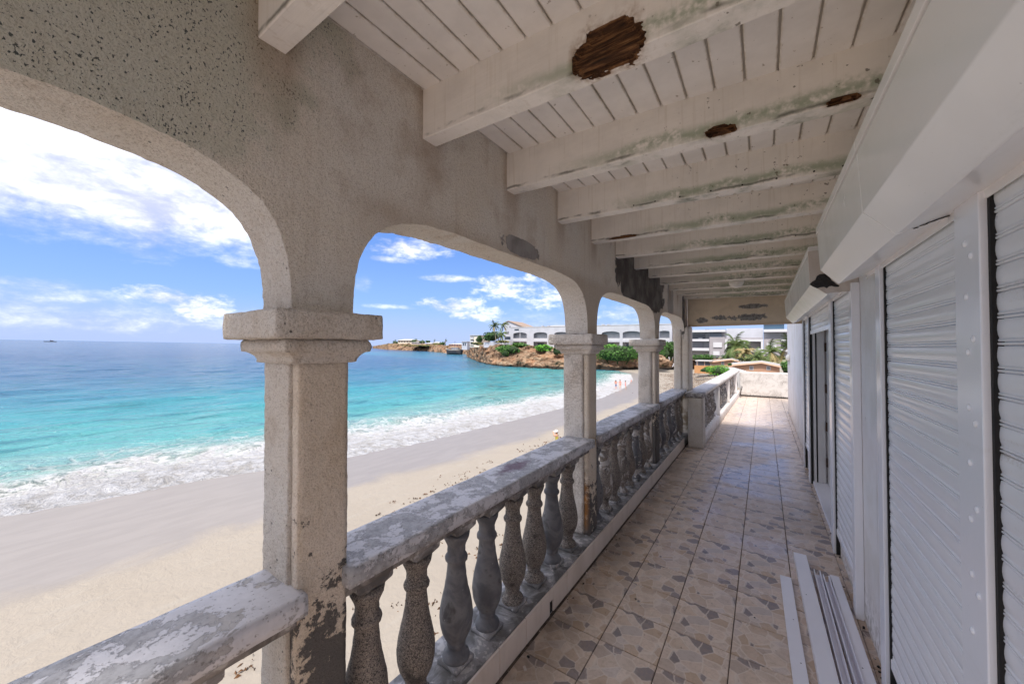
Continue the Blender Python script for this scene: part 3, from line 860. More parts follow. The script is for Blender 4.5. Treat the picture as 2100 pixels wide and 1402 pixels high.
while y < 14.3:
    if min(abs(y-a-.05) for a in (8.75, 10.9, 13.2)) > .10:
        o = bpy.data.objects.new('baluster', bal_me2); col.objects.link(o); o.parent = terr
        o.location = Vector((RL(y)-.12, y, .20))-terr.location; o.scale = (1, 1, 1.04)
    y += .205
par = MB().rough_box(-.665, 2.3, 14.4, 14.6, -.01, .812, .04, .004, 16, .012)
tag(par.build('terrace_parapet', MATS['parapet'], smooth=True), 'low white parapet wall with a dark mouldy base at the terrace end', 'parapet')
MB_ = MB().tube([(-.64, 14.0, .05), (-.60, 14.0, .3), (-.60, 14.2, .33)], .028, 10)
tag(MB_.build('drain_pipe', MATS['rail_under'], smooth=True), 'short grey drain pipe in the corner beside the parapet', 'pipe')

# ================================================================== house wall and shutters
house = thing('house_wall', 'white plastered house wall behind the roller shutters', 'wall', (.6, 4, 0))
WX = .476
wm = MB()
wm.box(WX, .70, -9, 4.02, -.01, 2.7); wm.box(WX, .70, 5.60, 6.38, -.01, 2.7); wm.box(WX, .70, 4.02, 5.60, 1.86, 2.7)
wm.build('plaster_wall', MATS['plaster'], house, bevel=.003)
MB().rough_box(.50, .95, 6.385, 11.6, -.01, 4.2, .05, .0025, 9, .012).build('end_wall', MATS['plaster'], house, smooth=True)
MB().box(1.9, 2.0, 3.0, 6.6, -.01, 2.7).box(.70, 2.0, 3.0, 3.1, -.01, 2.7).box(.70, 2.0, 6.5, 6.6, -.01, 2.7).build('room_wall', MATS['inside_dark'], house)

slat_prof = [(.0060,0),(-.0030,.0004),(-.0046,.002),(-.0050,.0045),(-.0044,.0062),(-.0022,.0066),(.0060,.0068),(.0060,.0086),(-.0024,.0088),(-.0040,.0100),(-.0044,.0125),(-.0034,.0145),(-.0020,.0155),
             (-.0024,.019),(-.0040,.026),(-.0050,.036),(-.0048,.046),(-.0038,.055),(-.0030,.0600),(-.0026,.0608),(.0060,.0611),(.0060,.063)]
PIT = .063
def shutter(label, y0, y1, z0, z1, xs=.466, door=False, pit=PIT, mat='shutter_paint'):
    t = thing('roller_shutter', label, 'shutter', (xs, (y0+y1)/2, z0), 'roller shutters along the house wall')
    n = int(round((z1-z0)/pit)); me = None
    m = MB(); pr = [(x, z*pit/.063) for x, z in slat_prof]; k = len(pr); yy = [y0, y1]
    vs = [(x, y-(y0+y1)/2, z) for y in yy for x, z in pr]
    m.add(vs, [(i, k+i, k+i+1, i+1) for i in range(k-1)])
    me = m.mesh('slat', smooth=True, mats=[MATS[mat]])
    for i in range(n):
        o = bpy.data.objects.new('slat', me); col.objects.link(o); o.parent = t
        o.location = (random.gauss(0, .0005), 0, i*pit+.03); o.rotation_euler = (random.gauss(0, .0006), 0, 0)
    MB().box(xs-.010, xs+.001, y0, y1, z0-.012, z0+.030).build('bottom_bar', MATS['post_paint'], t, bevel=.002)
    return t
shutter('nearest roller shutter, cut by the right edge, with dirty flaking slats', .15, 1.37, .19, 1.99, .462, mat='shutter_dirty')
shutter('glossy white roller shutter between the riveted post and the bare wall strip', 1.53, 2.315, .19, 1.98, .464)
shutter('narrow roller shutter in front of the open doorway, above the loose metal strips', 3.035, 3.80, .17, 1.97, .464)
shutter('farthest roller shutter just beyond the doorway', 5.70, 6.30, .30, 1.97, .464)
shutter('rolled-up shutter with only its lowest slats showing above the doorway', 4.02, 5.52, 1.77, 1.97, .464)

def guide(label, y0, y1, xf=.438, groove_shade=None, name='shutter_guide', rivets=()):
    t = thing(name, label, 'shutter guide', (xf, (y0+y1)/2, 0), 'upright guides of the shutters')
    MB().box(xf, WX-.001, y0, y1, .001, 1.992).build('rail', MATS['post_paint'], t, bevel=.003)
    if groove_shade:
        ya, yb = groove_shade; MB().box(xf+.014, WX-.002, ya, yb, .002, 1.985).build('groove_shade', MATS['gasket'], t)  # black bar stands in for the shadow inside the shutter groove
    for (px, py) in rivets:
        d = ray(px, py); d = d*(xf/d[0])
        MB().lathe([(.0092, xf+.0005), (.0086, xf-.0022), (.0055, xf-.0042), (.0004, xf-.0048)], (0, d[1], d[2]+EYE), 14, axis='x').build('rivet', MATS['post_paint'], t, smooth=True)
    return t
guide('wide riveted post between the two nearest shutters', 1.378, 1.518, .436, (1.366, 1.379), 'shutter_post',
      [(1979,500),(1991,524),(1982,609),(1997,695),(1986,722),(1988,835),(2001,869),(1990,948),(2004,1045),(1992,1063),(1994,1176),(2008,1222),(1995,1292)])
guide('slim guide between the glossy shutter and the bare wall strip', 2.33, 2.41, .440, (2.318, 2.331))
guide('guide at the near edge of the narrow shutter, shaded grey on its side', 2.955, 3.03, .436)
guide('near half of the double guide beside the doorway', 3.795, 3.865, .438, (3.783, 3.796))
guide('far half of the double guide beside the doorway', 3.885, 3.955, .442, (3.866, 3.884))
guide('guide between the doorway and the farthest shutter', 5.60, 5.69, .438, (5.588, 5.601))
guide('last guide against the far white wall', 6.31, 6.375, .438, (6.298, 6.311))

# doorway
door = thing('doorway', 'open doorway with a white frame and a door leaf on dark hinges', 'door', (.6, 4.8, 0))
MB().box(.468, .70, 4.02, 5.60, .0, .035).build('threshold', MATS['alu_paint'], door, bevel=.003)
MB().box(.479, .50, 5.545, 5.60, .035, 1.86).box(.515, .585, 5.56, 5.60, .035, 1.86).build('frame', MATS['pvc'], door, bevel=.003)
MB().box(.500, .515, 5.57, 5.60, .035, 1.86).build('gasket', MATS['gasket'], door)
leaf = MB().box(.60, .64, 4.75, 5.585, .04, 1.85).build('door_leaf', MATS['pvc'], door, bevel=.004)
for z in (.23, .64, 1.08, 1.56):
    MB().box(.586, .601, 5.535, 5.575, z, z+.10).build('hinge', MATS['hinge'], leaf, bevel=.002)

# ------------------------------------------------------------------ shutter boxes
def hood(label, y0, y1, seams, dx=0, endplate=False, dz=0):
    t = thing('shutter_box', label, 'shutter box', (.35, (y0+y1)/2, 2.0), 'white metal boxes above the shutters')
    e = [y0]+seams+[y1]
    for a, b_ in zip(e[:-1], e[1:]):
        pr = [(.252+dx, 2.222+dz), (.263+dx, 2.030+dz), (.338+dx, 1.946+dz), (.446, 1.984), (.446, 1.962), (.452, 1.962), (.452, 1.990), (WX-.001, 1.992), (WX-.001, 2.222+dz)]
        MB().extrude_y(pr, [a+.0026, b_-.0026]).build('panel', MATS['hood_paint'], t, bevel=.0025)
        MB().extrude_y([(.246+dx, 2.262+dz), (.248+dx, 2.229+dz), (WX-.002, 2.229+dz), (WX-.002, 2.262+dz)], [a+.001, b_-.001]).build('top_strip', MATS['hood_paint'], t, bevel=.002)
    MB().box(.290+dx, WX-.004, y0+.01, y1-.01, 2.03, 2.245+dz).build('box_core', MATS['gasket'], t)
    return t
h1 = hood('large white shutter box with a mitred seam in the upper right', -1.2, 2.63, [1.58])
m = MB()
for (y, x, s) in [(1.578, .425, 1.), (1.576, .41, .8), (1.58, .395, .55), (1.585, .44, .9), (1.583, .38, .35)]:
    m.obox((x, y, 1.9698+(x-.41)*.36), (.013*s, .003, .004*s), (-.0015, .006*s, 0), (0, 0, .0012))
m.build('torn_seam', MATS['tar'], h1)
h2 = hood('smaller white shutter box farther along above the doorway', 3.02, 6.30, [4.02], dx=-.002, dz=-.01)
hp = [(.240, 2.215), (.248, 2.010), (.322, 1.944), (WX-.0005, 1.948), (WX-.0005, 2.215)]
MB().extrude_y(hp, [2.985, 3.012]).build('end_board', MATS['plywood'], h2, bevel=.002)
# burnt, tarry patch on the end board
pts = [(1660,583),(1666,577),(1672,574),(1675,566),(1681,562),(1690,561),(1697,560),(1702,558),(1704,562),(1702,568),(1706,575),(1711,578),(1715,582),(1722,585),(1720,588),(1712,588),(1706,586),(1700,587),(1696,591),(1690,588),(1682,589),(1676,591),(1668,588)]
vs = []; ctr = None
for (px, py) in pts:
    d = ray(px, py); d = d*2.98/d[1]; vs.append((d[0], d[2]+EYE))
cxm = sum(v[0] for v in vs)/len(vs); czm = sum(v[1] for v in vs)/len(vs)
m = MB(); V3 = [(v[0], 2.984, v[1]) for v in vs]+[(cxm+(v[0]-cxm)*.8, 2.979+random.uniform(-.002, .001), czm+(v[1]-czm)*.8) for v in vs]+[(cxm, 2.977, czm)]
n = len(vs)
m.add(V3, [(i, (i+1) % n, n+(i+1) % n, n+i) for i in range(n)]+[(n+i, n+(i+1) % n, 2*n) for i in range(n)])
m.build('tar_patch', MATS['tar'], h2)

# wall lamp on the far wall
wl = thing('wall_lamp', 'small round white bulkhead lamp on the far white wall corner', 'lamp', (.5, 10.6, 1.38))
MB().lathe([(.075, .502), (.075, .47), (.06, .44), (.03, .425), (.001, .42)], (0, 10.6, 1.38), 18, axis='x').build('lamp_cover', MATS['opal_glass'], wl, smooth=True)
MB().box(.46, .505, 10.60, 10.66, 1.20, 1.46).build('back_plate', MATS['pvc'], wl, bevel=.004)

# ------------------------------------------------------------------ loose metal strips on the floor
def strip_bar(label, p0, p1, prof, name='metal_strip'):
    """profile (across, height) run from far p0 to near p1"""
    a, b_ = Vector((*p0, 0)), Vector((*p1, 0)); d = (b_-a).normalized(); s = Vector((-d.y, d.x, 0))
    L = (b_-a).length; n = len(prof); vs = []
    for k in range(7):
        q = a+d*L*k/6
        bend = math.sin(k/6*math.pi)*(.006*math.sin(p0[0]*40))
        for (u, h) in prof: vs.append(q+s*(u+bend)+Vector((0, 0, h+abs(math.sin(k*1.1+p0[0]*9))*.0015)))
    m = MB().add(vs, [(r*n+i, (r+1)*n+i, (r+1)*n+(i+1) % n, r*n+(i+1) % n) for r in range(6) for i in range(n)]+[tuple(range(n)), tuple(6*n+i for i in range(n))[::-1]])
    c = (a+b_)/2
    o = m.build(name, MATS['alu_paint'], None, off=(c.x, c.y, 0), bevel=.0012, segs=1)
    bm = bmesh.new(); bm.from_mesh(o.data); bmesh.ops.recalc_face_normals(bm, faces=bm.faces); bm.to_mesh(o.data); bm.free()
    if len(prof) and prof[1][1] > .01 and prof[2][1] > .01:      # screw holes along the flat top
        hm = MB(); top = max(h for _, h in prof); rr_ = random.Random(int(p0[0]*1000))
        for k in range(6):
            q = a+d*L*(k+.3+.3*rr_.random())/6+s*rr_.uniform(-.2, .2)*(prof[2][0]-prof[1][0])
            hm.lathe([(.0032, top+.0003), (.0032, top+.0009)], (q.x, q.y, 0), 8)
        hm.build('screw_hole', MATS['dark_gap'], o, off=None)
    return tag(o, label, 'metal strip', 'loose white metal strips on the floor')
T = .0045
def uch(w, h, lip=0): return [(-w/2,.002),(w/2,.002),(w/2,.002+h),(w/2-T,.002+h),(w/2-T,.002+T),(-w/2+T,.002+T),(-w/2+T,.002+h),(-w/2,.002+h)]
def cap(w, h): return [(-w/2,.002),(-w/2,.002+h),(w/2,.002+h),(w/2,.002),(w/2-T,.002),(w/2-T,.002+h-T),(-w/2+T,.002+h-T),(-w/2+T,.002)]
strip_bar('leftmost loose metal strip, flat on the tiles beside the others', (.112, 3.19), (.165, 1.25), cap(.062, .016))
strip_bar('longest loose metal strip, a broad white channel lying upside down', (.212, 3.53), (.250, 1.30), cap(.076, .048))
strip_bar('narrow upright metal channel third from the left on the floor', (.296, 3.36), (.322, 1.35), uch(.036, .042))
strip_bar('open metal channel with a tall lip, fourth from the left on the floor', (.338, 3.30), (.362, 1.32), uch(.034, .050))
strip_bar('rightmost loose metal strip, nearest the shutter', (.386, 3.34), (.402, 1.30), cap(.048, .040))

# crumbs of plaster, rust and dry leaf swept against the edges of the floor
m = MB(); rc = random.Random(77)
for i in range(230):
    side = rc.random()
    x = -1.062+abs(rc.gauss(0, .035)) if side < .5 else (.470-abs(rc.gauss(0, .03)) if side < .85 else rc.uniform(-1.0, .45)); y = rc.uniform(1.3, 9)
    s = rc.uniform(.0015, .006)*(1 if rc.random() < .9 else 1.8); a = rc.uniform(0, 6.28)
    m.obox((x, y, s*.4), (s*math.cos(a), s*math.sin(a), rc.uniform(-.2, .2)*s), (-s*.6*math.sin(a), s*.6*math.cos(a), 0), (0, 0, s*.4), 0 if rc.random() < .55 else 1)
tag(m.build('floor_crumbs', [MATS['plywood'], MATS['gasket']]), 'small crumbs of plaster and dirt along the floor edges', kind='stuff')
# ================================================================== beach and sea
SEA = -5.6
WL = np.array([(-26,-200),(-26.5,-60),(-25.6,-6),(-25.3,.6),(-24.9,2.2),(-24.6,4.4),(-24.3,6.5),(-23.5,9.1),(-21.9,13.2),(-21.0,18.2),(-20.6,26.3),(-20.0,41),(-19.4,50),(-20.8,65),(-25.2,88),(-33,112),(-50,135),(-80,150),(-300,200)])
WET = np.array([(-15.9,-60),(-15.9,.5),(-15.7,3),(-15.6,6),(-16,9.9),(-15.8,13.7),(-14.8,18.8),(-14.5,29.6),(-14.2,51),(-17,74),(-22,95),(-30,112),(-48,135)])
FO = np.array([(-36,-60),(-35.1,.8),(-38.0,6.7),(-37.0,14.3),(-34.4,21),(-32.7,28.2),(-32.7,41.7),(-31,61.7),(-35.5,90),(-44,112),(-60,130)])
xw = lambda y: np.interp(y, WL[:, 1], WL[:, 0])
xwet = lambda y: np.interp(y, WET[:, 1], WET[:, 0])
xf = lambda y: np.interp(y, FO[:, 1], FO[:, 0])
def sines(x, y, seed, n, lmin, lmax, dirx=1.0, spread=.5):
    r = np.random.default_rng(seed); z = np.zeros_like(x)
    for i in range(n):
        l = math.exp(r.uniform(math.log(lmin), math.log(lmax))); a = r.normal(0, spread); k = 2*math.pi/l
        z += (l/lmax)**.9*np.sin(k*(math.cos(a)*dirx*x+math.sin(a)*y)+r.uniform(0, 6.28))
    return z/math.sqrt(n)
def ground_h(x, y):
    d = (x-xw(y))*.93
    z = np.where(d < 0, .06*d, np.where(d < 9, .055*d, .495+(d-9)*.045))
    z = np.minimum(z, 1.45); z = np.maximum(z, -2.5)
    g = np.clip((y-66)/40, 0, 1)*np.clip((x+20)/14, 0, 1); z = z+g*g*(3-2*g)*1.5
    return SEA+z
def grid_mesh(name, X, Y, Z, mat, attrs, smooth=True):
    ny, nx = X.shape; vs = np.stack([X, Y, Z], -1).reshape(-1, 3)
    i = np.arange(ny-1)[:, None]*nx+np.arange(nx-1)[None]
    fs = np.stack([i, i+1, i+nx+1, i+nx], -1).reshape(-1, 4)
    me = bpy.data.meshes.new(name); me.vertices.add(len(vs)); me.vertices.foreach_set('co', vs.ravel())
    me.loops.add(fs.size); me.loops.foreach_set('vertex_index', fs.ravel().astype(np.int32))
    me.polygons.add(len(fs)); me.polygons.foreach_set('loop_start', (np.arange(len(fs))*4).astype(np.int32))
    me.update(calc_edges=True)
    me.polygons.foreach_set('use_smooth', [smooth]*len(fs)); me.materials.append(mat)
    for k, a in attrs.items():
        at = me.attributes.new(k, 'FLOAT', 'POINT'); at.data.foreach_set('value', a.ravel().astype(np.float32))
    o = bpy.data.objects.new(name, me); col.objects.link(o); return o

def sand_fn(g):
    P = g.pos(); x, y, z = g.xyz(P)
    wet = g.attr('wet'); n = g.noise(P, .35, 5, .6, .6); n2 = g.noise(g.vscale(P, (1, .25, 1)), 2.2, 5, .6); n3 = g.noise(P, 9, 4, .6)
    w = (wet+(n-.5)*1.4).ss(-.25, .45)
    c = g.mix(n.ss(.4, .65)*.5, (.285,.25,.21), (.262,.228,.188))
    c = g.mix(n2.ss(.52, .70)*.30, c, (.31,.285,.25))
    c = g.mix(n3.ss(.60, .75)*.15, c, (.42,.35,.27))
    tr = g.noise(g.vscale(P, (1.4, .35, 1)), 1.6, 6, .7, .8)
    wk = g.attr('wrack')
    c = g.mix(wk*tr.ss(.60, .66)*.75, c, (.10,.055,.03))
    cw = g.mix(n2.ss(.35, .65)*.6, (.222,.198,.180), (.26,.232,.212))
    c = g.mix(w, c, cw)
    foot = g.noise(P, 3.2, 4, .65, .4)
    nm = g.bump(foot*(1-w)+n3*.12*(1-w*.8), .55, .10)
    g.out(c, w*-.50+.92, nm, spec=.42)
M('sand', sand_fn)
ys = np.concatenate([np.arange(-60, -4, 2.0), np.arange(-4, 40, .28), np.arange(40, 80, .7), np.arange(80, 150, 1.5)])
us = np.concatenate([np.linspace(-22, -2, 18, endpoint=False), np.linspace(-2, 30, 120, endpoint=False), np.linspace(30, 110, 40)])
Yg, Ug = np.meshgrid(ys, us, indexing='ij'); Xg = xw(Yg)+Ug
Zg = ground_h(Xg, Yg)
dry = np.clip((Xg-xwet(Yg))/3, 0, 1)
Zg += dry*(sines(Xg, Yg, 3, 14, .9, 6, 1, 1.2)*.018)
wet = -(Xg-xwet(Yg))/2.5
wrack = np.clip(1-np.abs(Xg-xwet(Yg)-3.2-sines(Xg*0, Yg, 8, 5, 6, 30, 1, 9)*.8)/1.4, 0, 1)*np.clip((Yg-9)/10, 0, 1)+np.clip(1-np.abs(Xg+8.5-.2*np.sin(Yg))/1.6, 0, 1)*np.clip((Yg-40)/20, 0, 1)
beach = grid_mesh('beach', Xg, Yg, Zg, MATS['sand'], {'wet': wet, 'wrack': np.clip(wrack, 0, 1)})
outside(tag(beach, kind='structure'))

def sea_fn(g):
    P = g.pos(); x, y, z = g.xyz(P)
    off = g.attr('off'); f = g.attr('foam')      # metres offshore; 1 at the waterline, 0 at the outer edge of the surf
    patch = g.noise(g.vscale(P, (.5, .16, 1)), .11, 4, .6, .5)
    o2 = off+(patch-.5)*60
    c = g.ramp((o2/220).clamp(), [(.0, (.18,.33,.31)), (.06, (.075,.30,.30)), (.15, (.032,.245,.28)), (.26, (.026,.155,.235)), (.42, (.022,.095,.185)), (1., (.020,.060,.145))])
    reef = g.noise(g.vscale(P, (.6, .10, 1)), .14, 5, .62, .6)
    c = g.mix(reef.ss(.52, .66)*off.ss(45, 90)*.55, c, (.03,.10,.19))
    # churned sand inside the surf
    nb = g.noise(P, .32, 6, .66, .9); nl = g.noise(P, 1.3, 7, .72, 1.1); nf = g.noise(P, 5.0, 5, .7, .6)
    c = g.mix(f.ss(.10, .75)*.65, c, (.38,.39,.34))
    stk = g.noise(g.vscale(P, (1, .28, 1)), .5, 5, .65, .4); c = g.mix(stk.ss(.54, .66)*f.ss(.3, 0)*.75, c, (.012,.13,.16))  # dark sides of the wave crests painted into the water colour
    st2 = g.noise(g.vscale(P, (1, .30, 1)), .9, 6, .7, .3); c = g.mix(st2.ss(.55, .64)*off.ss(25, 60)*.75, c, (.012,.055,.11))  # finer offshore streaks, again crest shading put into the colour
    lace = g.vor(g.vscale(P, (1.0, .8, 1)), .9, 'DISTANCE_TO_EDGE'); la = (lace+(nl-.5)*.26).ss(.13, .02)
    front = f+(nb-.5)*.75
    body = (front*.95+(nl-.5)*1.0+(nf-.5)*.5).ss(.26, .62)*f.ss(.0, .18)
    lacy = la*front.ss(-.02, .30)*nl.ss(.36, .5)
    edge = (front).ss(.80, .95)*nl.ss(.34, .44)
    m = body.max(lacy*.45).max(edge)*f.ss(1.5, 1.2)
    # small white caps further out
    caps = g.noise(g.vscale(P, (1, .35, 1)), .55, 6, .7).ss(.735, .77)*off.ss(14, 30)*.6
    m = m.max(caps)
    foamc = g.mix(nl.ss(.35, .6), (.38,.36,.34), (.56,.56,.58))
    foamc = g.mix((nb*.6+nf*.4).ss(.56, .68)*.45, foamc, (.40,.33,.24))
    c = g.mix(m, c, foamc)
    d = g.new('ShaderNodeVectorMath'); d.operation = 'LENGTH'; g.link(P, d.inputs[0]); dist = V(g, d.outputs['Value'])
    w1 = g.noise(g.vscale(P, (1, .42, 1)), .42, 6, .62, .5); w2 = g.noise(g.vscale(P, (1, .5, 1)), .085, 4, .6, .5); w3 = g.noise(g.vscale(P, (1, .6, 1)), 2.4, 4, .6, .3)
    h = w1*1.6*dist.ss(900, 150, .35, 1)+w3*.30*dist.ss(120, 20, 0, 1)+w2*5.0*dist.ss(100, 500, 0, 1)
    h = h*(1-m*.5)+m*(nl*.5+nf*.25)
    nm = g.bump(h, 1.0, .95)
    g.out(c, m*.5+.13, nm, spec=.5, IOR=1.33)
M('sea', sea_fn)
NR, NA = 720, 640
rr = 13*(9000/13)**(np.linspace(0, 1, NR)**1.0); aa = np.linspace(R(-112), R(14), NA)
Rg, Ag = np.meshgrid(rr, aa, indexing='ij'); Xs, Ys = np.sin(Ag)*Rg, np.cos(Ag)*Rg
off = xw(Ys)-Xs
fo = np.clip((Xs-xf(Ys))/(xw(Ys)-xf(Ys)), -1, 3)
far_ = np.clip((Ys-104)/18, 0, 1); fo = fo*(1-far_)-far_; off = np.where(Ys > 120, np.maximum(off, 60), off)
fo = np.where(Ys < -58, -1, fo)
fade = np.clip(1.3-Rg/400, 0, 1)
Zs = SEA+fade*(sines(Xs, Ys, 21, 30, 1.8, 15, 1, .5)*.17)*np.clip(off/14, .12, 1)
br = np.exp(-((fo-.42-.10*np.sin(Ys*.21)-.05*np.sin(Ys*.5+1))/.11)**2)*.32+np.exp(-((fo-.86)/.07)**2)*.13
Zs += br*np.clip((off+2)/4, 0, 1)*(.7+.3*sines(Xs*0, Ys, 5, 6, 3, 20, 1, 9))+np.clip(fo, 0, 1)*(sines(Xs, Ys, 33, 20, .5, 3, 1, 1.2)*.035)
Zs = np.where(off < 0, SEA-.02, Zs)
sea = grid_mesh('sea', Xs, Ys, Zs, MATS['sea'], {'off': off, 'foam': fo})
outside(tag(sea, kind='structure'))
sea2 = MB().box(-45000, -100, 8200, 45000, SEA-1.5, SEA-.4)
# open water out to the horizon
sv = []; sf = []
ra = [8900, 14000, 24000, 45000]; an = np.linspace(R(-112), R(14), 60)
for r_ in ra:
    for a in an: sv.append((math.sin(a)*r_, math.cos(a)*r_, SEA-.05))
for i in range(3):
    for j in range(59): sf.append((i*60+j, i*60+j+1, (i+1)*60+j+1, (i+1)*60+j))
def far_sea(g):
    P = g.pos(); w2 = g.noise(g.vscale(P, (1, 1, 1)), .03, 4, .6)
    g.out((.022,.095,.20), .25, g.bump(w2, 1.0, 6.0), spec=.5, IOR=1.33)
M('far_sea', far_sea)
fs_ = MB().add(sv, sf).build('open_sea', MATS['far_sea']); outside(tag(fs_, kind='structure'))
# land to the horizon on the right
def land_fn(g):
    P = g.pos(); n = g.noise(P, .08, 6, .6)
    g.out(g.mix(n.ss(.4, .6), (.30,.26,.17), (.10,.13,.05)), .95, g.bump(n, .5, .5))
M('land', land_fn)
gx = np.linspace(-1, 1, 2)
lm = MB().add([(6, -60, -4.25), (600, -60, -4.25), (3000, 9000, 2), (-60, 9000, 2), (-30, 260, -1.0), (-14, 128, -2.9), (6, 105, -3.6)], [(0, 1, 2, 3, 4, 5, 6)])
outside(tag(lm.build('land', MATS['land']), kind='structure'))

# ------------------------------------------------------------------ rocky headland
def rock_fn(g):
    P = g.pos(); x, y, z = g.xyz(P)
    d = g.new('ShaderNodeVectorMath'); d.operation = 'LENGTH'; g.link(P, d.inputs[0]); D = V(g, d.outputs['Value'])
    Q = g.vscale(P, (1, 1, 2.2))
    n = g.noise(Q, .22, 8, .68, .8); n2 = g.noise(Q, .9, 7, .7, .4); n3 = g.noise(Q, .09, 4)
    c = g.ramp((n*.6+n2*.4), [(.37, (.045,.033,.027)), (.46, (.18,.11,.07)), (.53, (.30,.20,.13)), (.60, (.38,.30,.215)), (.70, (.38,.26,.17))])
    c = g.mix(n3.ss(.52, .62)*.4, c, (.42,.20,.10))
    c = g.mix(n2.ss(.57, .63)*.6, c, (.14,.12,.11))
    c = g.mix((z-SEA+(n-.5)*1.6).ss(1.0, .3), c, (.035,.028,.022))
    c = g.mix((n2*.5+n*.5+(z-SEA)*.008).ss(.60, .68)*z.ss(-1.5, 1.5)*.8, c, (.13,.14,.06))
    g.out(c, .95, g.bump(n*1.2+n2*.6, 1.0, .9), spec=.2)
M('rock', rock_fn)
def headland(name, base, widths, tops, step, amp, seed, label, plateau=300):
    base = np.array(base, float); seg = np.r_[0, np.cumsum(np.hypot(*np.diff(base, axis=0).T))]
    s = np.arange(0, seg[-1], step); bx = np.interp(s, seg, base[:, 0]); by = np.interp(s, seg, base[:, 1])
    W = np.interp(s, seg, widths); H = np.interp(s, seg, tops)
    ts = np.concatenate([np.linspace(-.12, 1, 34), [1.15, 1.4, 2, 3, 5, 9]])
    vs = []; n = len(ts)
    for i in range(len(s)):
        r_ = math.hypot(bx[i], by[i]); ux, uy = bx[i]/r_, by[i]/r_
        for t in ts:
            wd = W[i]*t if t <= 1 else W[i]+(t-1)*plateau/8
            if t <= 0: z = SEA+t*14
            elif t <= 1: z = SEA+(H[i]-SEA)*(.18*min(1, t*9)+.82*(3*t*t-2*t*t*t)**.75)
            else: z = H[i]+(t-1)*.12
            p = Vector((bx[i]+ux*wd, by[i]+uy*wd, z))
            k = amp*(1 if t <= 1 else .25)
            f = 1.0/(amp*3.2)
            q = Vector((p.x*f, p.y*f, p.z*f*1.6+seed))
            nz = mnoise.fractal(q, .9, 2.1, 6); nv = mnoise.noise_vector(q*1.7)
            rg = 1-abs(mnoise.noise(q*.8))*2
            p.x += -ux*nz*k*1.5+nv.x*k*.6; p.y += -uy*nz*k*1.5+nv.y*k*.6
            if t > 0: p.z += (nz*.55+rg*.22)*k*(1 if 0 < t < .95 else .35)
            vs.append(p)
    m = MB().add(vs, [(i*n+j, (i+1)*n+j, (i+1)*n+j+1, i*n+j+1) for i in range(len(s)-1) for j in range(n-1)])
    o = m.build(name, MATS['rock'], smooth=False); return outside(tag(o, label, kind='structure'))
headland('headland', [(-236,280),(-190,215),(-122,146),(-108,133),(-98,124),(-87,117.5),(-76,115.5),(-67,114.5),(-56,116),(-48,123),(-41,127),(-34,128.5),(-28,129),(-19,131),(-10,135)],
         [16,16,12,11,13,16,17,16,16,14,12,11,10,9,8], [0,.8,1.6,1.9,2.6,3.0,2.9,2.4,2.0,1.4,.8,.2,-.6,-1.6,-2.6], .45, 1.5, 3, 'orange-brown rocky headland below the white villa')
headland('far_point', [(-905,626),(-840,590),(-700,510),(-600,450),(-530,425),(-440,402),(-370,352),(-310,312),(-262,292),(-225,262)],
         [10,40,60,60,55,50,45,40,35,25], [-.5,.6,5.0,6.2,6.0,5.4,4.4,3.2,2.2,.8], 2.0, 3.2, 9, 'long low brown rocky point across the bay', 500)

# boulders scattered along the foot of the cliff
for i, (px, py, s) in enumerate([(1352, 735, 2.1), (1362, 741, 1.6)]):
    p = at_y(px, py, 118)
    m = MB(); bm = bmesh.new(); bmesh.ops.create_icosphere(bm, subdivisions=3, radius=s)
    for v in bm.verts:
        q = mnoise.fractal(v.co*.6+Vector((i*9, 0, 0)), .9, 2, 5); v.co *= 1+q*.35; v.co.z *= .55
    me = bpy.data.meshes.new('boulder'); bm.to_mesh(me); bm.free(); me.materials.append(MATS['rock'])
    o = bpy.data.objects.new('boulder', me); col.objects.link(o); o.location = p
    outside(tag(o, ['large grey boulder at the top of the beach under the green bush', 'smaller boulder to the right of the large grey one'][i], 'boulder', 'boulders at the top of the beach'))

# ------------------------------------------------------------------ seaweed
def weed_fn(g):
    r = g.noise(g.pos(), 3, 3); g.out(g.mix(r.ss(.35, .65), (.035,.018,.010), (.16,.075,.03)), .9)
M('seaweed', weed_fn)
m = MB(); r2 = random.Random(5)
def clump(x, y, s, n):
    z = float(ground_h(np.array(x), np.array(y)))
    for _ in range(n):
        a = r2.uniform(0, 6.28); px_, py_ = x+r2.gauss(0, s), y+r2.gauss(0, s*1.3); l = r2.uniform(.03, .10)*(.6+s)
        w = l*r2.uniform(.15, .4); h = r2.uniform(.012, .05)
        c_, s_ = math.cos(a), math.sin(a)
        m.add([(px_-c_*l, py_-s_*l, z+.004), (px_+s_*w, py_-c_*w, z+.006), (px_+c_*l, py_+s_*l, z+h*.6), (px_-s_*w, py_+c_*w, z+h), (px_, py_, z+h*1.6)],
              [(0, 1, 4), (1, 2, 4), (2, 3, 4), (3, 0, 4)])
for i in range(330):
    y = r2.uniform(2, 26); x = float(xwet(np.array(y)))+4.2+r2.gauss(0, 1.3)+max(0, 3-y*.2)
    clump(x, y, r2.uniform(.03, .16), r2.randint(2, 7))
for i in range(150):
    y = r2.uniform(1.5, 11); clump(r2.uniform(-7.5, -3.0), y, r2.uniform(.02, .10), r2.randint(3, 9))
for i in range(520):
    y = r2.uniform(20, 60); x = float(xwet(np.array(y)))+3.4+r2.gauss(0, .9)
    clump(x, y, r2.uniform(.1, .4), r2.randint(4, 12))
for i in range(420):
    t = r2.random(); y = 60+52*t; x = -8.5-11*t+r2.gauss(0, 2.6); clump(x, y, r2.uniform(.5, 1.6), r2.randint(8, 18))
for i in range(700):
    t = r2.random(); y = 48+60*t; x = -9.2-6*t*t+r2.gauss(0, 1.2+1.4*t); clump(x, y, r2.uniform(.3, .9), r2.randint(5, 14))
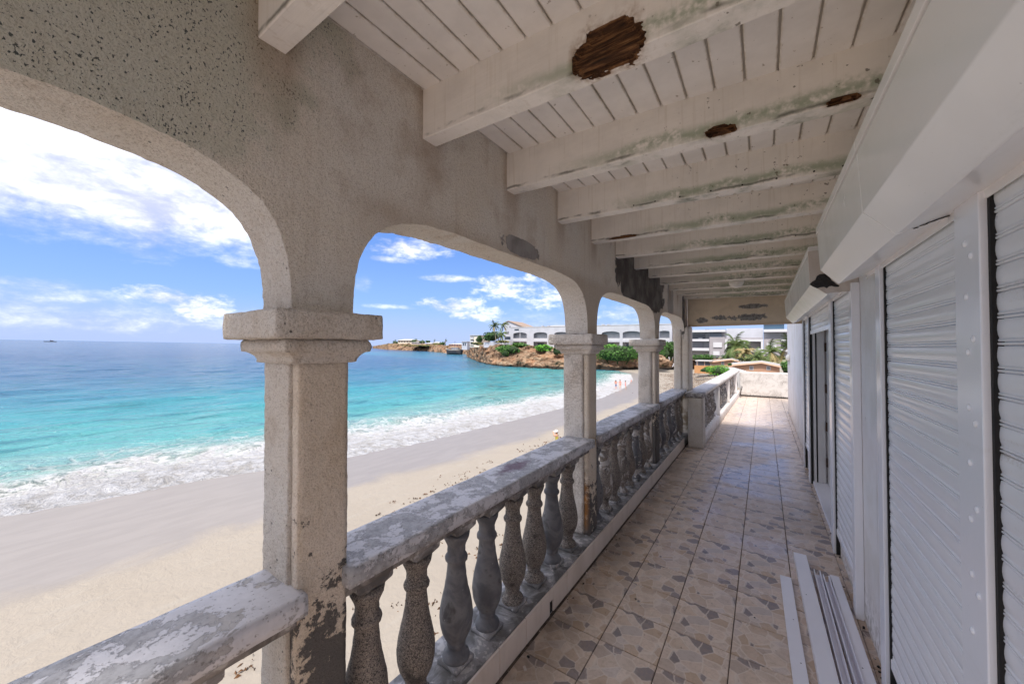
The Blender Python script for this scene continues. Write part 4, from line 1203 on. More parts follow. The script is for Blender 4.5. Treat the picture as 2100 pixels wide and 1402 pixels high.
o = m.build('seaweed', MATS['seaweed']); outside(tag(o, 'brown seaweed scraps strewn along the tide line', kind='stuff'))

# ------------------------------------------------------------------ foliage
def leaf_mat(name, a, b, c):
    def fn(g):
        P = g.pos(); n = g.noise(P, 1.1, 3); h = g.noise(P, 6.5, 2)
        k = g.mix(n.ss(.35, .65), a, b); k = g.mix(h.ss(.5, .68)*.8, k, c)
        g.out(k, .65, spec=.3)
    return M(name, fn)
leaf_mat('leaf_green', (.035,.10,.018), (.065,.16,.028), (.11,.22,.045))
leaf_mat('leaf_dark', (.022,.062,.016), (.045,.10,.022), (.075,.15,.04))
leaf_mat('leaf_bright', (.07,.22,.02), (.12,.32,.03), (.16,.40,.06))
leaf_mat('leaf_olive', (.12,.12,.03), (.20,.18,.06), (.28,.24,.10))
leaf_mat('palm_leaf', (.045,.085,.022), (.09,.13,.035), (.17,.18,.07))
leaf_mat('palm_dry', (.24,.19,.08), (.30,.24,.11), (.20,.15,.07))
M('bark', lambda g: g.out(g.mix(g.noise(g.vscale(g.pos(), (1, 1, 6)), 3, 3).ss(.4, .6), (.20,.16,.12), (.32,.27,.21)), .9))
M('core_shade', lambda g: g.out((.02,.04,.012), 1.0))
def leaves(n, c, rad, size, seed, lumps=9, flat=.0):
    r = np.random.default_rng(seed)
    lc = r.normal(0, 1, (lumps, 3)); lc /= np.linalg.norm(lc, axis=1)[:, None]; lc *= r.uniform(.2, .72, (lumps, 1)); lr = r.uniform(.34, .58, lumps)
    k = r.integers(0, lumps, n); d = r.normal(0, 1, (n, 3)); d /= np.linalg.norm(d, axis=1)[:, None]
    p = lc[k]+d*lr[k][:, None]*r.uniform(.78, 1.05, n)[:, None]
    p[:, 2] = np.where(p[:, 2] < -.75, -.75*r.random(n), p[:, 2])
    p = np.array(c)+p*np.array(rad)
    u = r.normal(0, 1, (n, 3)); u /= np.linalg.norm(u, axis=1)[:, None]
    nrm = d*.6+u*.6+np.array([0, 0, .5]); w = np.cross(nrm, u); w /= np.linalg.norm(w, axis=1)[:, None]; u2 = np.cross(w, nrm); u2 /= np.linalg.norm(u2, axis=1)[:, None]
    s = size*r.uniform(.6, 1.3, n)[:, None]
    vs = np.stack([p-w*s, p-u2*s*.45, p+w*s, p+u2*s*.45], 1).reshape(-1, 3)
    return vs.tolist(), [(4*i, 4*i+1, 4*i+2, 4*i+3) for i in range(n)]
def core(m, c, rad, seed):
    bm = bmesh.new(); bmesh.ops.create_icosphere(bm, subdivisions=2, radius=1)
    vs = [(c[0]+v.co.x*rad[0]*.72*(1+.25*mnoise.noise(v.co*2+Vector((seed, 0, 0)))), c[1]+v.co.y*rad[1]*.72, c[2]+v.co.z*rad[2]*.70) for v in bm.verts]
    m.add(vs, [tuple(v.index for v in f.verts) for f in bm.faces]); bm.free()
def bush(name, label, cat, c, rad, n, size, mat, seed, group=None, trunk=True):
    t = thing(name, label, cat, (c[0], c[1], c[2]-rad[2]), group)
    vs, fs = leaves(n, c, rad, size, seed, lumps=max(8, int(rad[0]/rad[2]*7)))
    MB().add(vs, fs).build('foliage', MATS[mat], t)
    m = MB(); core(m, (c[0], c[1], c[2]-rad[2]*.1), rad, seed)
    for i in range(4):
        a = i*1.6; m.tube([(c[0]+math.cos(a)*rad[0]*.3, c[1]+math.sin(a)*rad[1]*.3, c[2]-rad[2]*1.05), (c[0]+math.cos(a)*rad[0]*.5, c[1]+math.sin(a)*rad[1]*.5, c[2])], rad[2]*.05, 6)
    m.build('core_and_branches', MATS['core_shade'], t)  # core coloured dark for the shade among the leaves; tubes are branches
    return outside(t)
def B(px, py, hw, hh, Y, label, mat='leaf_green', seed=1, dens=1.0, depth=.6, name='bush', cat='bush', group='bushes', leafpx=2.0):
    c = at_y(px, py, Y); e = at_y(px+hw, py, Y); u = at_y(px, py-hh, Y)
    rad = (abs(e[0]-c[0]), max(abs(e[0]-c[0])*depth, abs(u[2]-c[2])*.8), abs(u[2]-c[2]))
    mpp = rad[0]/hw; size = mpp*leafpx
    n = int(hw*hh*3.2*dens*1.3)
    return bush(name, label, cat, c, rad, min(n, 9000), size, mat, seed, group)
def palm(label, p, h, lean, fr_len, seed, nf=17, mat='palm_leaf', group='coconut palms', trunk_r=.13, droop=1.0, wind=(.35, 0)):
    r = random.Random(seed)
    t = thing('palm_tree', label, 'palm', p, group)
    top = Vector(p)+Vector((lean[0], lean[1], h)); pts = []
    for i in range(7):
        s = i/6; pts.append(Vector(p)+Vector((lean[0]*s**1.6, lean[1]*s**1.6, h*s)))
    MB().tube(pts, [trunk_r*(1.35-.55*i/6) for i in range(7)], 8).build('trunk', MATS['bark'], t, smooth=True)
    fr = None
    for k in range(nf):
        az = k*2.399+r.uniform(-.3, .3); el = r.uniform(-.55, 1.25) if k > 4 else r.uniform(.7, 1.4)
        L = fr_len*r.uniform(.8, 1.1); m = MB(); q = top.copy(); d = Vector((math.cos(az)*math.cos(el)+wind[0]*.6, math.sin(az)*math.cos(el)+wind[1], math.sin(el))).normalized()
        N = 11; spine = [q.copy()]
        for i in range(N):
            q = q+d*L/N; spine.append(q.copy()); d = (d+Vector((wind[0]*.06, 0, -.17*droop*(1+i*.06)))).normalized()
        m.tube(spine, [fr_len*.010*(1-.8*i/N) for i in range(N+1)], 4)
        for i in range(1, N+1):
            for u in (0, .5):
                a = spine[i-1].lerp(spine[i], u); td = (spine[i]-spine[i-1]).normalized(); sd = td.cross(Vector((0, 0, 1))).normalized()
                ll = fr_len*.30*math.sin(math.pi*(.12+.83*(i-1+u)/N))
                for sg in (-1, 1):
                    w = td*fr_len*.022; e = a+(sd*sg*.75+td*.55+Vector((0, 0, -.42+r.uniform(-.15, .15)))).normalized()*ll*r.uniform(.8, 1.1)
                    m.add([a-w, a+w, e], [(0, 1, 2)])
        m.build('frond', MATS['palm_dry'] if (el < -.25 and r.random() < .6) else MATS[mat], t)
    MB().lathe([(trunk_r*.9, -.1), (trunk_r*1.9, .1), (trunk_r*1.2, .35), (.02, .6)], tuple(top), 8).build('crown_heart', MATS['palm_leaf'], t)
    return outside(t)
# ================================================================== buildings across the bay
def wallmat(name, base, v=.06):
    M(name, lambda g: g.out(g.mix(g.noise(g.pos(), .5, 5).ss(.4, .65)*.5, base, tuple(k*(1-v*3) for k in base)), .8))
wallmat('villa_white', (.44,.45,.50)); wallmat('villa_cream', (.66,.60,.50)); wallmat('recess', (.34,.34,.37)); wallmat('grey_stone', (.30,.28,.30))
wallmat('pale_grey', (.50,.50,.52)); wallmat('roof_white', (.45,.44,.44)); wallmat('roof_brown', (.30,.22,.17)); wallmat('coral_wall', (.42,.245,.165), .05); wallmat('coral_trim', (.66,.42,.30))
wallmat('orange_wall', (.45,.23,.10)); wallmat('pink_wall', (.60,.38,.32)); wallmat('slate', (.12,.13,.16))
M('glass_dark', lambda g: g.out((.03,.045,.07), .08, spec=.6))
M('glass_blue', lambda g: g.out((.04,.09,.15), .08, spec=.6))
M('white_trim', lambda g: g.out((.50,.50,.53), .6))
mw = MATS
def span(x0, x1, z0, z1, Y):
    """pixel rectangle at a distance -> metric x/z range at that Y"""
    a = at_y(x0, (z0+z1)/2, Y); b = at_y(x1, (z0+z1)/2, Y); t = at_y((x0+x1)/2, z0, Y); u = at_y((x0+x1)/2, z1, Y)
    return a[0], b[0], u[2], t[2]
# ---- long white villa with arched loggias
Yv = 137.0
vil = thing('villa', 'long white two-storey villa with arched loggias on top of the headland', 'villa', (at_y(1200, 706, Yv)[0], Yv, 1.2))
X0, X1 = at_y(1047, 690, Yv)[0], at_y(1378, 690, Yv)[0]
ZB, ZR = at_y(1090, 712, Yv)[2]-2.2, at_y(1090, 671, Yv)[2]
def arch_bay(cx_, w, zb, zt, parent, label=None):
    """arched opening: reveal, back wall, sliding glass, balcony parapet"""
    pts = [(cx_-w/2, zb), (cx_-w/2, zt-w*.12)]+[(cx_-w/2*math.cos(a), zt-w*.12+w*.12*math.sin(a)) for a in [math.pi*i/10 for i in range(1, 10)]]+[(cx_+w/2, zt-w*.12), (cx_+w/2, zb)]
    return pts
bays_px = [(1066, 28), (1108, 28), (1150, 27), (1191, 28), (1252, 37), (1295, 37), (1335, 34), (1362, 22)]
centres = []
for (px, wpx) in bays_px:
    c_ = at_y(px, 690, Yv)[0]; w = at_y(px+wpx/2, 690, Yv)[0]-at_y(px-wpx/2, 690, Yv)[0]; centres.append((c_, w))
Z2b, Z2t = at_y(1110, 697, Yv)[2], at_y(1110, 681, Yv)[2]; Z1b, Z1t = ZB+.5, at_y(1110, 700, Yv)[2]-.1
# front wall built around the openings
fw = MB(); yf = Yv
def wall_around(m, xs, openings, z0, z1, y, th=.5):
    """openings: (outline pts left-bottom .. right-bottom); wall strips between, piece above each arch"""
    cur = xs[0]
    for pts in openings:
        l, r_ = pts[0][0], pts[-1][0]; zb = pts[0][1]
        m.box(cur, l, y, y+th, z0, z1)
        if zb > z0+.01: m.box(l, r_, y, y+th, z0, zb)
        top = pts[1:-1]
        for (p, q) in zip(top[:-1], top[1:]):
            if q[0]-p[0] < 1e-4: continue
            m.add([(p[0], y, p[1]), (q[0], y, q[1]), (q[0], y, z1), (p[0], y, z1), (p[0], y+th, p[1]), (q[0], y+th, q[1]), (q[0], y+th, z1), (p[0], y+th, z1)],
                  [(0, 1, 2, 3), (7, 6, 5, 4), (0, 4, 5, 1)])
        cur = r_
    m.box(cur, xs[1], y, y+th, z0, z1)
up = [arch_bay(c_, w, Z2b+.05, Z2t, vil) for c_, w in centres]; lo = [[(c_-w/2, Z1b), (c_-w/2, Z1t), (c_+w/2, Z1t), (c_+w/2, Z1b)] for c_, w in centres]
zm = (Z2b+Z1t)/2
wall_around(fw, (X0, X1), up, zm, ZR, yf); wall_around(fw, (X0, X1), lo, ZB-2, zm, yf)
fw.box(X0, X1, yf+2.2, yf+2.5, ZB-2, ZR).box(X0, X0+.4, yf+.5, yf+16, ZB-2, ZR).box(X1-.4, X1, yf+.5, yf+16, ZB-2, ZR)
fw.build('wall', mw['villa_white'], vil)
for (c_, w) in centres:
    MB().box(c_-w/2-.1, c_+w/2+.1, yf+.52, yf+2.1, zm-.15, Z2b).build('balcony_floor', mw['villa_white'], vil)
    MB().box(c_-w/2, c_+w/2, yf+.1, yf+.3, Z2b-.4, Z2b+.75).build('balcony_parapet', mw['white_trim'], vil)
    f = MB().box(c_-w*.42, c_+w*.42, yf+2.15, yf+2.2, Z2b+.02, Z2t-.5).build('window', mw['villa_white'], vil)
    for k in range(3): MB().box(c_-w*.40+k*w*.27, c_-w*.40+k*w*.27+w*.25, yf+2.08, yf+2.14, Z2b+.15, Z2t-.9).build('pane', mw['pale_grey'], f)
    f = MB().box(c_-w*.42, c_+w*.42, yf+2.15, yf+2.2, Z1b, Z1t-.3).build('window', mw['pale_grey'], vil)
    MB().box(c_-w*.38, c_+w*.1, yf+2.08, yf+2.14, Z1b+.1, Z1t-.5).build('pane', mw['glass_dark'], f)
MB().box(centres[0][0]-.15, centres[0][0]+.15, yf+.12, yf+.4, Z1b, Z2t).build('pillar', mw['villa_white'], vil)
rf = MB().box(X0-.2, X1+.2, yf-.1, yf+16, ZR-.01, ZR+.25).build('roof', mw['roof_white'], vil)
for (a, b_, zt) in [(1130, 1160, 667), (1275, 1295, 667), (1365, 1377, 668)]:
    l, r_, _, t_ = span(a, b_, zt, 672, Yv+6); MB().box(l, r_, Yv+5, Yv+11, ZR+.2, t_).build('roof_hut', mw['villa_white'], rf)
m = MB(); l, r_, _, _ = span(1085, 1128, 671, 673, Yv)
for px in (1112, 1124, 1236, 1247, 1320):
    x = at_y(px, 672, Yv+2)[0]; m.box(x-.5, x+.5, Yv+2, Yv+3, ZR+.2, ZR+.75)
m.build('roof_units', mw['recess'], rf)
l, r_, b_, t_ = span(1055, 1064, 674.5, 677.5, Yv-.05); MB().box(l, r_, Yv-.04, Yv+.02, b_, t_).build('window', mw['glass_dark'], vil)
outside(vil)
# ---- gabled white house behind the palms
Yg_ = 146.0
gb = thing('gabled_house', 'white house with a gable and brown roof edge rising behind the palms', 'house', at_y(1045, 706, Yg_))
l, r_, b_, t_ = span(1034, 1072, 671, 712, Yg_); zp = at_y(1043, 659, Yg_)[2]; xp = at_y(1043, 659, Yg_)[0]; ze = at_y(1072, 671, Yg_)[2]; zl = at_y(1034, 663, Yg_)[2]
MB().extrude_y([(l, b_), (r_, b_), (r_, ze), (xp, zp), (l, zl)], [Yg_, Yg_+12]).build('wall', mw['villa_white'], gb)
MB().extrude_y([(xp, zp+.02), (r_+.6, ze-.02), (r_+.6, ze+.35), (xp, zp+.4)], [Yg_-.4, Yg_+12.4]).extrude_y([(xp, zp+.02), (xp, zp+.4), (l-.5, zl+.3), (l-.5, zl-.05)], [Yg_-.4, Yg_+12.4]).build('roof', mw['roof_brown'], gb)
for (px, py, w, h) in [(1042, 682, 3, 5), (1038, 682, 2.4, 5), (1046, 670, 2.4, 3)]:
    a, c_, d_, e_ = span(px-w/2, px+w/2, py-h/2, py+h/2, Yg_); MB().box(a, c_, Yg_-.06, Yg_+.05, d_, e_).build('window', mw['slate'], gb)
a, c_, d_, e_ = span(1035, 1047, 690, 697, Yg_); MB().box(a, c_, Yg_-.08, Yg_+.04, d_, e_).build('window', mw['glass_dark'], gb)
outside(gb)
# ---- cream block at the left end
Yc = 150.0
cb_ = thing('cream_block', 'small cream three-storey block left of the palms on the headland', 'house', at_y(972, 706, Yc))
l, r_, b_, t_ = span(964, 983, 688, 706, Yc); MB().box(l, r_, Yc, Yc+9, b_-1.5, t_).build('wall', mw['villa_cream'], cb_)
MB().box(l-.3, r_+.3, Yc-.4, Yc+9.2, t_, t_+.3).build('roof', mw['roof_white'], cb_)
for k, py in enumerate((692, 698, 703.5)):
    a, c_, d_, e_ = span(965, 972, py-1.9, py+1.9, Yc); MB().box(a, c_, Yc-.05, Yc+.05, d_, e_).build('window', mw['glass_dark'] if k else mw['recess'], cb_)
    MB().box(a, c_, Yc-.7, Yc-.55, d_-.3, d_+.35).build('balcony_rail', mw['pale_grey'], cb_)
outside(cb_)
for (x0, x1, yt, yb, lab, mt) in [(947, 958, 701, 711, 'small white house beside the cream block above the boat', 'villa_white'), (984, 1040, 701, 712, None, None)]:
    if lab is None: continue
    Yq = 190; t = thing('small_house', lab, 'house', at_y((x0+x1)/2, yb, Yq)); l, r_, b_, t_ = span(x0, x1, yt, yb, Yq)
    MB().box(l, r_, Yq, Yq+8, b_-2, t_).build('wall', mw[mt], t); MB().box(l-.4, r_+.4, Yq-.5, Yq+8.5, t_, t_+.4).build('roof', mw['roof_white'], t)
    for f in (.3, .65): MB().box(l+(r_-l)*f-.5, l+(r_-l)*f+.5, Yq-.06, Yq+.05, b_+.8, t_-.7).build('window', mw['glass_dark'], t)
    outside(t)
# white garden wall stepping along the cliff top
m = MB(); Yw = 131
tw = []
for (x0, x1, yt, yb) in [(992, 1005, 701.5, 709), (1005, 1016, 700.5, 710), (1016, 1027, 698.5, 707), (1027, 1036, 697, 703), (1036, 1047, 696, 702)]:
    l, r_, b_, t_ = span(x0, x1, yt, yb, Yw); m.box(l, r_-.02, Yw, Yw+.4, b_-.8, t_)
outside(tag(m.build('garden_wall', mw['villa_white']), 'white garden wall stepping up the cliff top towards the villa', 'wall'))

# ---- modern grey and white apartments seen under the lintel
Ya = 128.0
ap = thing('apartment_building', 'modern grey and white apartment block with deep balconies behind the palms', 'building', at_y(1520, 730, Ya))
def abox(x0, x1, y0, y1, d0, d1, mat, name, parent=ap):
    l, r_, b_, t_ = span(x0, x1, y0, y1, Ya); return MB().box(l, r_, Ya+d0, Ya+d1, b_, t_).build(name, mw[mat], parent)
abox(1380, 1466, 680, 735, 3.5, 12, 'pale_grey', 'wall')
abox(1380, 1488, 676.5, 681, -.8, 12, 'white_trim', 'roof_slab')
for (y0, y1) in ((695, 699.5), (713, 718.5)): abox(1380, 1454.5, y0, y1, -.5, 4, 'white_trim', 'balcony_slab')
abox(1390, 1443.5, 683.5, 694.5, 3.3, 3.5, 'glass_dark', 'window'); abox(1390, 1440, 700.5, 712.5, 3.3, 3.5, 'recess', 'window'); abox(1380, 1452, 719, 730, 3.3, 3.5, 'recess', 'window')
abox(1455, 1487, 691, 732, -.2, 12, 'grey_stone', 'stone_tower')
abox(1455, 1487, 681, 691, 2.4, 12, 'pale_grey', 'tower_room'); abox(1456, 1480, 683, 691.5, -.1, 2.3, 'glass_dark', 'window')
abox(1463, 1481, 702, 712, -.5, -.15, 'white_trim', 'white_panel'); abox(1463, 1476, 720, 728, -.5, -.15, 'white_trim', 'white_panel')
abox(1487.5, 1565, 671.5, 692, 4.0, 14, 'villa_white', 'upper_wall'); abox(1487.5, 1565, 692.3, 695, -.1, 4, 'grey_stone', 'ledge')
abox(1487.5, 1565, 695.3, 700.0, -.8, .4, 'white_trim', 'beam')
abox(1487.5, 1491, 700, 724, -.8, .4, 'white_trim', 'pillar'); abox(1523, 1528, 700, 724, -.8, .4, 'white_trim', 'pillar'); abox(1560.5, 1565, 700, 724, -.8, .4, 'white_trim', 'pillar')
abox(1491, 1560, 714, 720.5, -.7, .3, 'white_trim', 'balcony_parapet')
abox(1487.5, 1565, 698, 732, 4.2, 12, 'recess', 'back_wall'); abox(1492, 1522, 704, 714, 4.0, 4.15, 'pale_grey', 'window'); abox(1530, 1558, 702, 713.5, 4.0, 4.15, 'pale_grey', 'window')
abox(1566, 1640, 675, 680.5, -.8, 12, 'white_trim', 'roof_slab'); abox(1566, 1640, 680.5, 735, 4, 12, 'pale_grey', 'wall')
abox(1566, 1601, 695, 735, -.2, 4, 'grey_stone', 'stone_tower'); abox(1572, 1592, 702.5, 714, -.5, -.25, 'white_trim', 'white_panel')
abox(1602, 1640, 696, 701, -.6, 4, 'white_trim', 'balcony_slab'); abox(1602, 1640, 716, 721, -.6, 4, 'white_trim', 'balcony_slab')
abox(1566, 1610, 655, 674.5, 5, 12, 'glass_blue', 'penthouse_glass'); abox(1566, 1640, 650, 655, 4, 12, 'white_trim', 'penthouse_roof')
abox(1602, 1608, 692.5, 695.5, .2, .8, 'slate', 'balcony_chair'); abox(1432, 1440, 692.5, 694.8, .2, .8, 'slate', 'balcony_chair')
for px in (1415, 1446, 1451): abox(px-1.6, px+1.6, 674.2, 676.4, 2, 3, 'slate', 'roof_unit')
outside(ap)
# ---- tower seen through the fourth arch
Yt = 150
tt = thing('white_tower', 'pale stepped tower at the end of the villa, above the green hedge', 'tower', at_y(1362, 700, Yt))
for (a, b_, zt) in ((1352, 1366, 668), (1366.2, 1370.5, 677)):
    l, r_, q0, q1 = span(a, b_, zt, 712, Yt); MB().box(l, r_, Yt, Yt+5, q0-1, q1).build('wall', mw['villa_white'], tt)
outside(tt)

# ---- coral cottages behind the parapet
def cottage(name, label, x0, x1, ye, yw, Y, peak, wins, mt='coral_wall', dep=7):
    t = thing(name, label, 'cottage', at_y((x0+x1)/2, yw, Y), 'coral painted cottages')
    l, r_, b_, t_ = span(x0, x1, ye, yw, Y); xp_ = at_y(peak[0], peak[1], Y)[0]; zp_ = at_y(peak[0], peak[1], Y)[2]
    MB().extrude_y([(l, b_-1.5), (r_, b_-1.5), (r_, t_), (xp_, zp_-.12), (l, t_)], [Y, Y+dep]).build('wall', mw[mt], t)
    m = MB(); th = .16
    m.extrude_y([(l-.5, t_-.10), (xp_, zp_-.02), (xp_, zp_+th), (l-.5, t_+th-.10)], [Y-.5, Y+dep+.4]).extrude_y([(xp_, zp_-.02), (r_+.4, t_-.08), (r_+.4, t_+th-.08), (xp_, zp_+th)], [Y-.5, Y+dep+.4])
    rf_ = m.build('roof', mw['roof_white'], t)
    MB().extrude_y([(l-.52, t_-.34), (xp_, zp_-.22), (xp_, zp_+.0), (l-.52, t_-.11)], [Y-.56, Y-.50]).extrude_y([(xp_, zp_-.22), (r_+.42, t_-.30), (r_+.42, t_-.09), (xp_, zp_)], [Y-.56, Y-.50]).build('fascia', mw['coral_trim'], t)
    for (px, py, w, h) in wins:
        a, c_, d_, e_ = span(px-w/2, px+w/2, py-h/2, py+h/2, Y-.05)
        f = MB().box(a-.08, c_+.08, Y-.06, Y+.02, d_-.08, e_+.08).build('window', mw['white_trim'], t)
        n = 4
        for k in range(n): MB().box(a, c_, Y-.09, Y-.062, d_+(e_-d_)*(k+.12)/n, d_+(e_-d_)*(k+.78)/n).build('louvre', mw['slate'], f)
    m = MB()
    for k in range(1, 12):
        x = l+(r_-l)*k/12; m.box(x-.02, x+.02, Y-.025, Y-.001, b_-1, t_-.05)
    m.build('batten', mw[mt], t)
    return outside(t)
cottage('cottage', 'near coral cottage with a low white roof right behind the parapet', 1502, 1599, 748.5, 764, 74, (1562, 742), [(1541, 754.5, 6, 6), (1576, 754.5, 6, 6)])
cottage('cottage', 'farther coral cottage with a porch behind the bright green mound', 1460, 1522, 741.5, 752, 93, (1500, 736), [(1482, 744.5, 4.5, 7), (1507, 743, 5, 3)])
pt = thing('porch', 'porch roof with a white eave left of the farther cottage', 'porch', at_y(1443, 750, 92))
l, r_, b_, t_ = span(1427, 1461, 738.5, 740.5, 92); MB().box(l, r_, 91, 96, b_, t_).build('porch_roof', mw['roof_white'], pt)
l, r_, b_, t_ = span(1427, 1461, 741, 752, 95); MB().box(l, r_, 95.5, 95.8, b_, t_).build('back_wall', mw['slate'], pt)
for px in (1430, 1445, 1458):
    l, r_, b_, t_ = span(px-.5, px+.5, 740, 752, 91.5); MB().box(l, r_, 91.4, 91.6, b_, t_).build('porch_post', mw['coral_trim'], pt)
outside(pt)
l, r_, b_, t_ = span(1424, 1478, 749.8, 758, 86)
outside(tag(MB().box(l, r_, 86, 86.3, b_-.8, t_).build('orange_garden_wall', mw['orange_wall']), 'low orange garden wall at the top of the sand', 'wall'))
m = MB(); l, r_, b_, t_ = span(1427, 1478, 747.5, 750, 86.1)
x = l
while x < r_: m.box(x, x+.05, 86.1, 86.15, b_, t_); x += .45
m.box(l, r_, 86.1, 86.14, t_-.06, t_); outside(tag(m.build('garden_fence', mw['slate']), 'thin dark railing on top of the orange garden wall', 'fence'))
# pale path and steps by the mound
m = MB(); a = at_y(1488, 752.5, 70); b_ = at_y(1530, 763, 52)
for k in range(9):
    f = k/9; x = a[0]+(b_[0]-a[0])*f; y = a[1]+(b_[1]-a[1])*f; z = a[2]+(b_[2]-a[2])*f
    m.box(x-.2, x+1.3, y-2.1, y, z-2, z-.06*k*.3)
outside(tag(m.build('beach_path', mw['roof_white']), kind='structure'))
ml = thing('beach_ladder', 'small white wooden ladder leaning at the top of the beach', 'ladder', at_y(1383, 752, 100))
for dx in (0, .9): 
    p = at_y(1379, 752, 100); MB().tube([(p[0]+dx, 100, p[2]), (p[0]+dx+.4, 102, p[2]+1.9)], .07, 6).build('ladder_rail', mw['white_trim'], ml)
for k in range(5):
    f = (k+.5)/5; MB().tube([(p[0]+.4*f, 100+2*f, p[2]+1.9*f), (p[0]+.9+.4*f, 100+2*f, p[2]+1.9*f)], .05, 6).build('rung', mw['white_trim'], ml)
outside(ml)

# ---- planting
B(1266, 724, 62, 21, 126, 'broad clipped green hedge along the cliff between the second and third column', 'leaf_green', 1, 1.0, .12, name='hedge', cat='hedge', group='hedges on the headland')
B(1350, 722, 32, 27, 123, 'leafy green shrub mass at the top of the beach between third and corner column', 'leaf_green', 2, 1.2, .3)
B(1376, 714, 18, 24, 127, 'taller green shrub next to the corner column', 'leaf_green', 3, 1.2, .5)
B(1246, 709, 22, 4.5, 133, 'bright shrub against the villa wall behind the broad hedge', 'leaf_bright', 4, 1.4, .4)
B(1045, 715, 26, 10, 121, 'green scrub on the cliff left of the clipped hedge', 'leaf_green', 5, 1.3, .5)
B(1036, 722, 9, 8, 119, 'low tuft of scrub creeping down the cliff face', 'leaf_green', 6, 1.4, .6)
B(1068, 707, 20, 5, 126, 'clipped green hedge under the first villa arch', 'leaf_green', 7, 1.8, .3, name='hedge', cat='hedge', group='hedges on the headland')
B(1115, 713, 22, 9, 122, 'rounded yellow-green hedge under the second villa arch', 'leaf_bright', 8, 1.4, .4, name='hedge', cat='hedge', group='hedges on the headland')
B(1143, 719, 12, 9, 121, 'dark green shrub beside the second column capital', 'leaf_dark', 9, 1.4, .5)
B(1008, 689, 17, 12, 133, 'round dark green tree under the left palms', 'leaf_dark', 10, 1.5, .8, name='tree', cat='tree', group='trees on the headland')
B(983, 694, 6, 9, 134, 'narrow dark tree between the cream block and the round tree', 'leaf_dark', 11, 1.8, .8, name='tree', cat='tree', group='trees on the headland')
B(978, 704, 14, 3, 134, 'low scrub on the rim under the cream block', 'leaf_olive', 12, 1.4, .5)
B(1030, 700, 14, 3, 125, 'dry scrub strip below the white garden wall', 'leaf_olive', 13, 1.4, .5)
B(1440, 733, 34, 8, 104, 'low green hedge below the apartment block', 'leaf_green', 14, 1.3, .3, name='hedge', cat='hedge', group='hedges by the cottages')
B(1474, 759, 27, 13, 62, 'bright green mound of creeper at the top of the sand', 'leaf_bright', 15, 2.2, .8, group='creeper mounds on the sand', leafpx=1.5)
B(1450, 758, 18, 6, 70, 'lower green creeper patch left of the bright mound', 'leaf_green', 16, 1.6, .8, group='creeper mounds on the sand')
B(1613, 751, 15, 18, 66, 'dark green shrub between the near cottage and the white wall', 'leaf_green', 17, 1.2, .6)
B(1555, 736, 60, 8, 88, 'mixed low scrub behind the near cottage roof', 'leaf_olive', 18, 1.2, .3)
B(1500, 731, 26, 9, 104, 'shrubs between the two cottages and the apartments', 'leaf_dark', 19, 1.2, .4)
B(1590, 733, 34, 6, 96, 'dry brown scrub slope right of the palms', 'leaf_olive', 20, 1.2, .4)
B(1497, 747, 6, 3.5, 72, 'small bush at the corner of the near cottage', 'leaf_green', 21, 1.8, .8)
def PALM(px, pyb, pyt, Y, lean, L, seed, label, **k):
    a = at_y(px, pyb, Y); t_ = at_y(px, pyt, Y); palm(label, a, t_[2]-a[2], lean, L, seed, **k)
PALM(1017, 702, 669, 128, (-1.2, 0), 3.6, 1, 'left-hand tall palm with wind-swept fronds above the round tree', nf=18)
PALM(1026, 702, 668, 130, (1.5, 0), 3.4, 2, 'right-hand tall palm leaning towards the gabled house', nf=18)
PALM(1026, 703, 686, 126, (.3, 0), 3.8, 3, 'short broad palm in front of the gabled house', nf=20)
PALM(1500, 738, 712, 98, (.8, 0), 4.4, 4, 'large shaggy palm before the centre of the apartment block', nf=26, droop=1.2)
PALM(1512, 738, 708, 100, (-.4, 0), 4.0, 14, 'upright palm just behind the shaggy one', nf=22)
PALM(1522, 739, 724, 92, (.5, 0), 2.9, 5, 'small yellowish palm above the near cottage roof', nf=18, mat='palm_dry')
PALM(1573, 740, 722, 84, (.5, 0), 3.2, 6, 'green palm between the white panel and the cottage', nf=22)
PALM(1552, 742, 735, 80, (0, 0), 2.6, 7, 'low bushy palm behind the cottage ridge', nf=18)
PALM(1622, 750, 712, 74, (-.4, 0), 3.0, 8, 'palm half hidden behind the white end wall', nf=18)

# ---- houses, palms and scrub on the far point
r3 = random.Random(9)
def far_house(name, label, x0, x1, yt, yb, Y, wm_, roof='roof_white', hip=True, nw=5):
    t = thing(name, label, 'house', at_y((x0+x1)/2, yb, Y), 'houses on the far point'); l, r_, b_, t_ = span(x0, x1, yt+(yb-yt)*.35, yb, Y); zt = at_y((x0+x1)/2, yt, Y)[2]; w = r_-l
    MB().box(l, r_, Y, Y+w*.5, b_-3, t_).build('wall', mw[wm_], t)
    e = w*.06; MB().add([(l-e, Y-e, t_), (r_+e, Y-e, t_), (r_+e, Y+w*.5+e, t_), (l-e, Y+w*.5+e, t_), (l+w*.22, Y+w*.2, zt), (r_-w*.22, Y+w*.2, zt), (r_-w*.22, Y+w*.3, zt), (l+w*.22, Y+w*.3, zt)],
        [(0, 3, 2, 1), (4, 5, 6, 7), (0, 1, 5, 4), (1, 2, 6, 5), (2, 3, 7, 6), (3, 0, 4, 7)]).build('roof', mw[roof], t)
    for k in range(nw):
        x = l+w*(k+.5)/nw; MB().box(x-w*.035, x+w*.035, Y-.2, Y+.1, b_+(t_-b_)*.2, b_+(t_-b_)*.75).build('window', mw['slate'], t)
    return outside(t)
far_house('far_house', 'pale low house with a wide white roof near the tip of the far point', 816, 844, 695, 703, 520, 'villa_cream')
far_house('far_house', 'white wall and low house right of the wide-roofed one', 844, 862, 700.5, 705, 500, 'villa_white', nw=3)
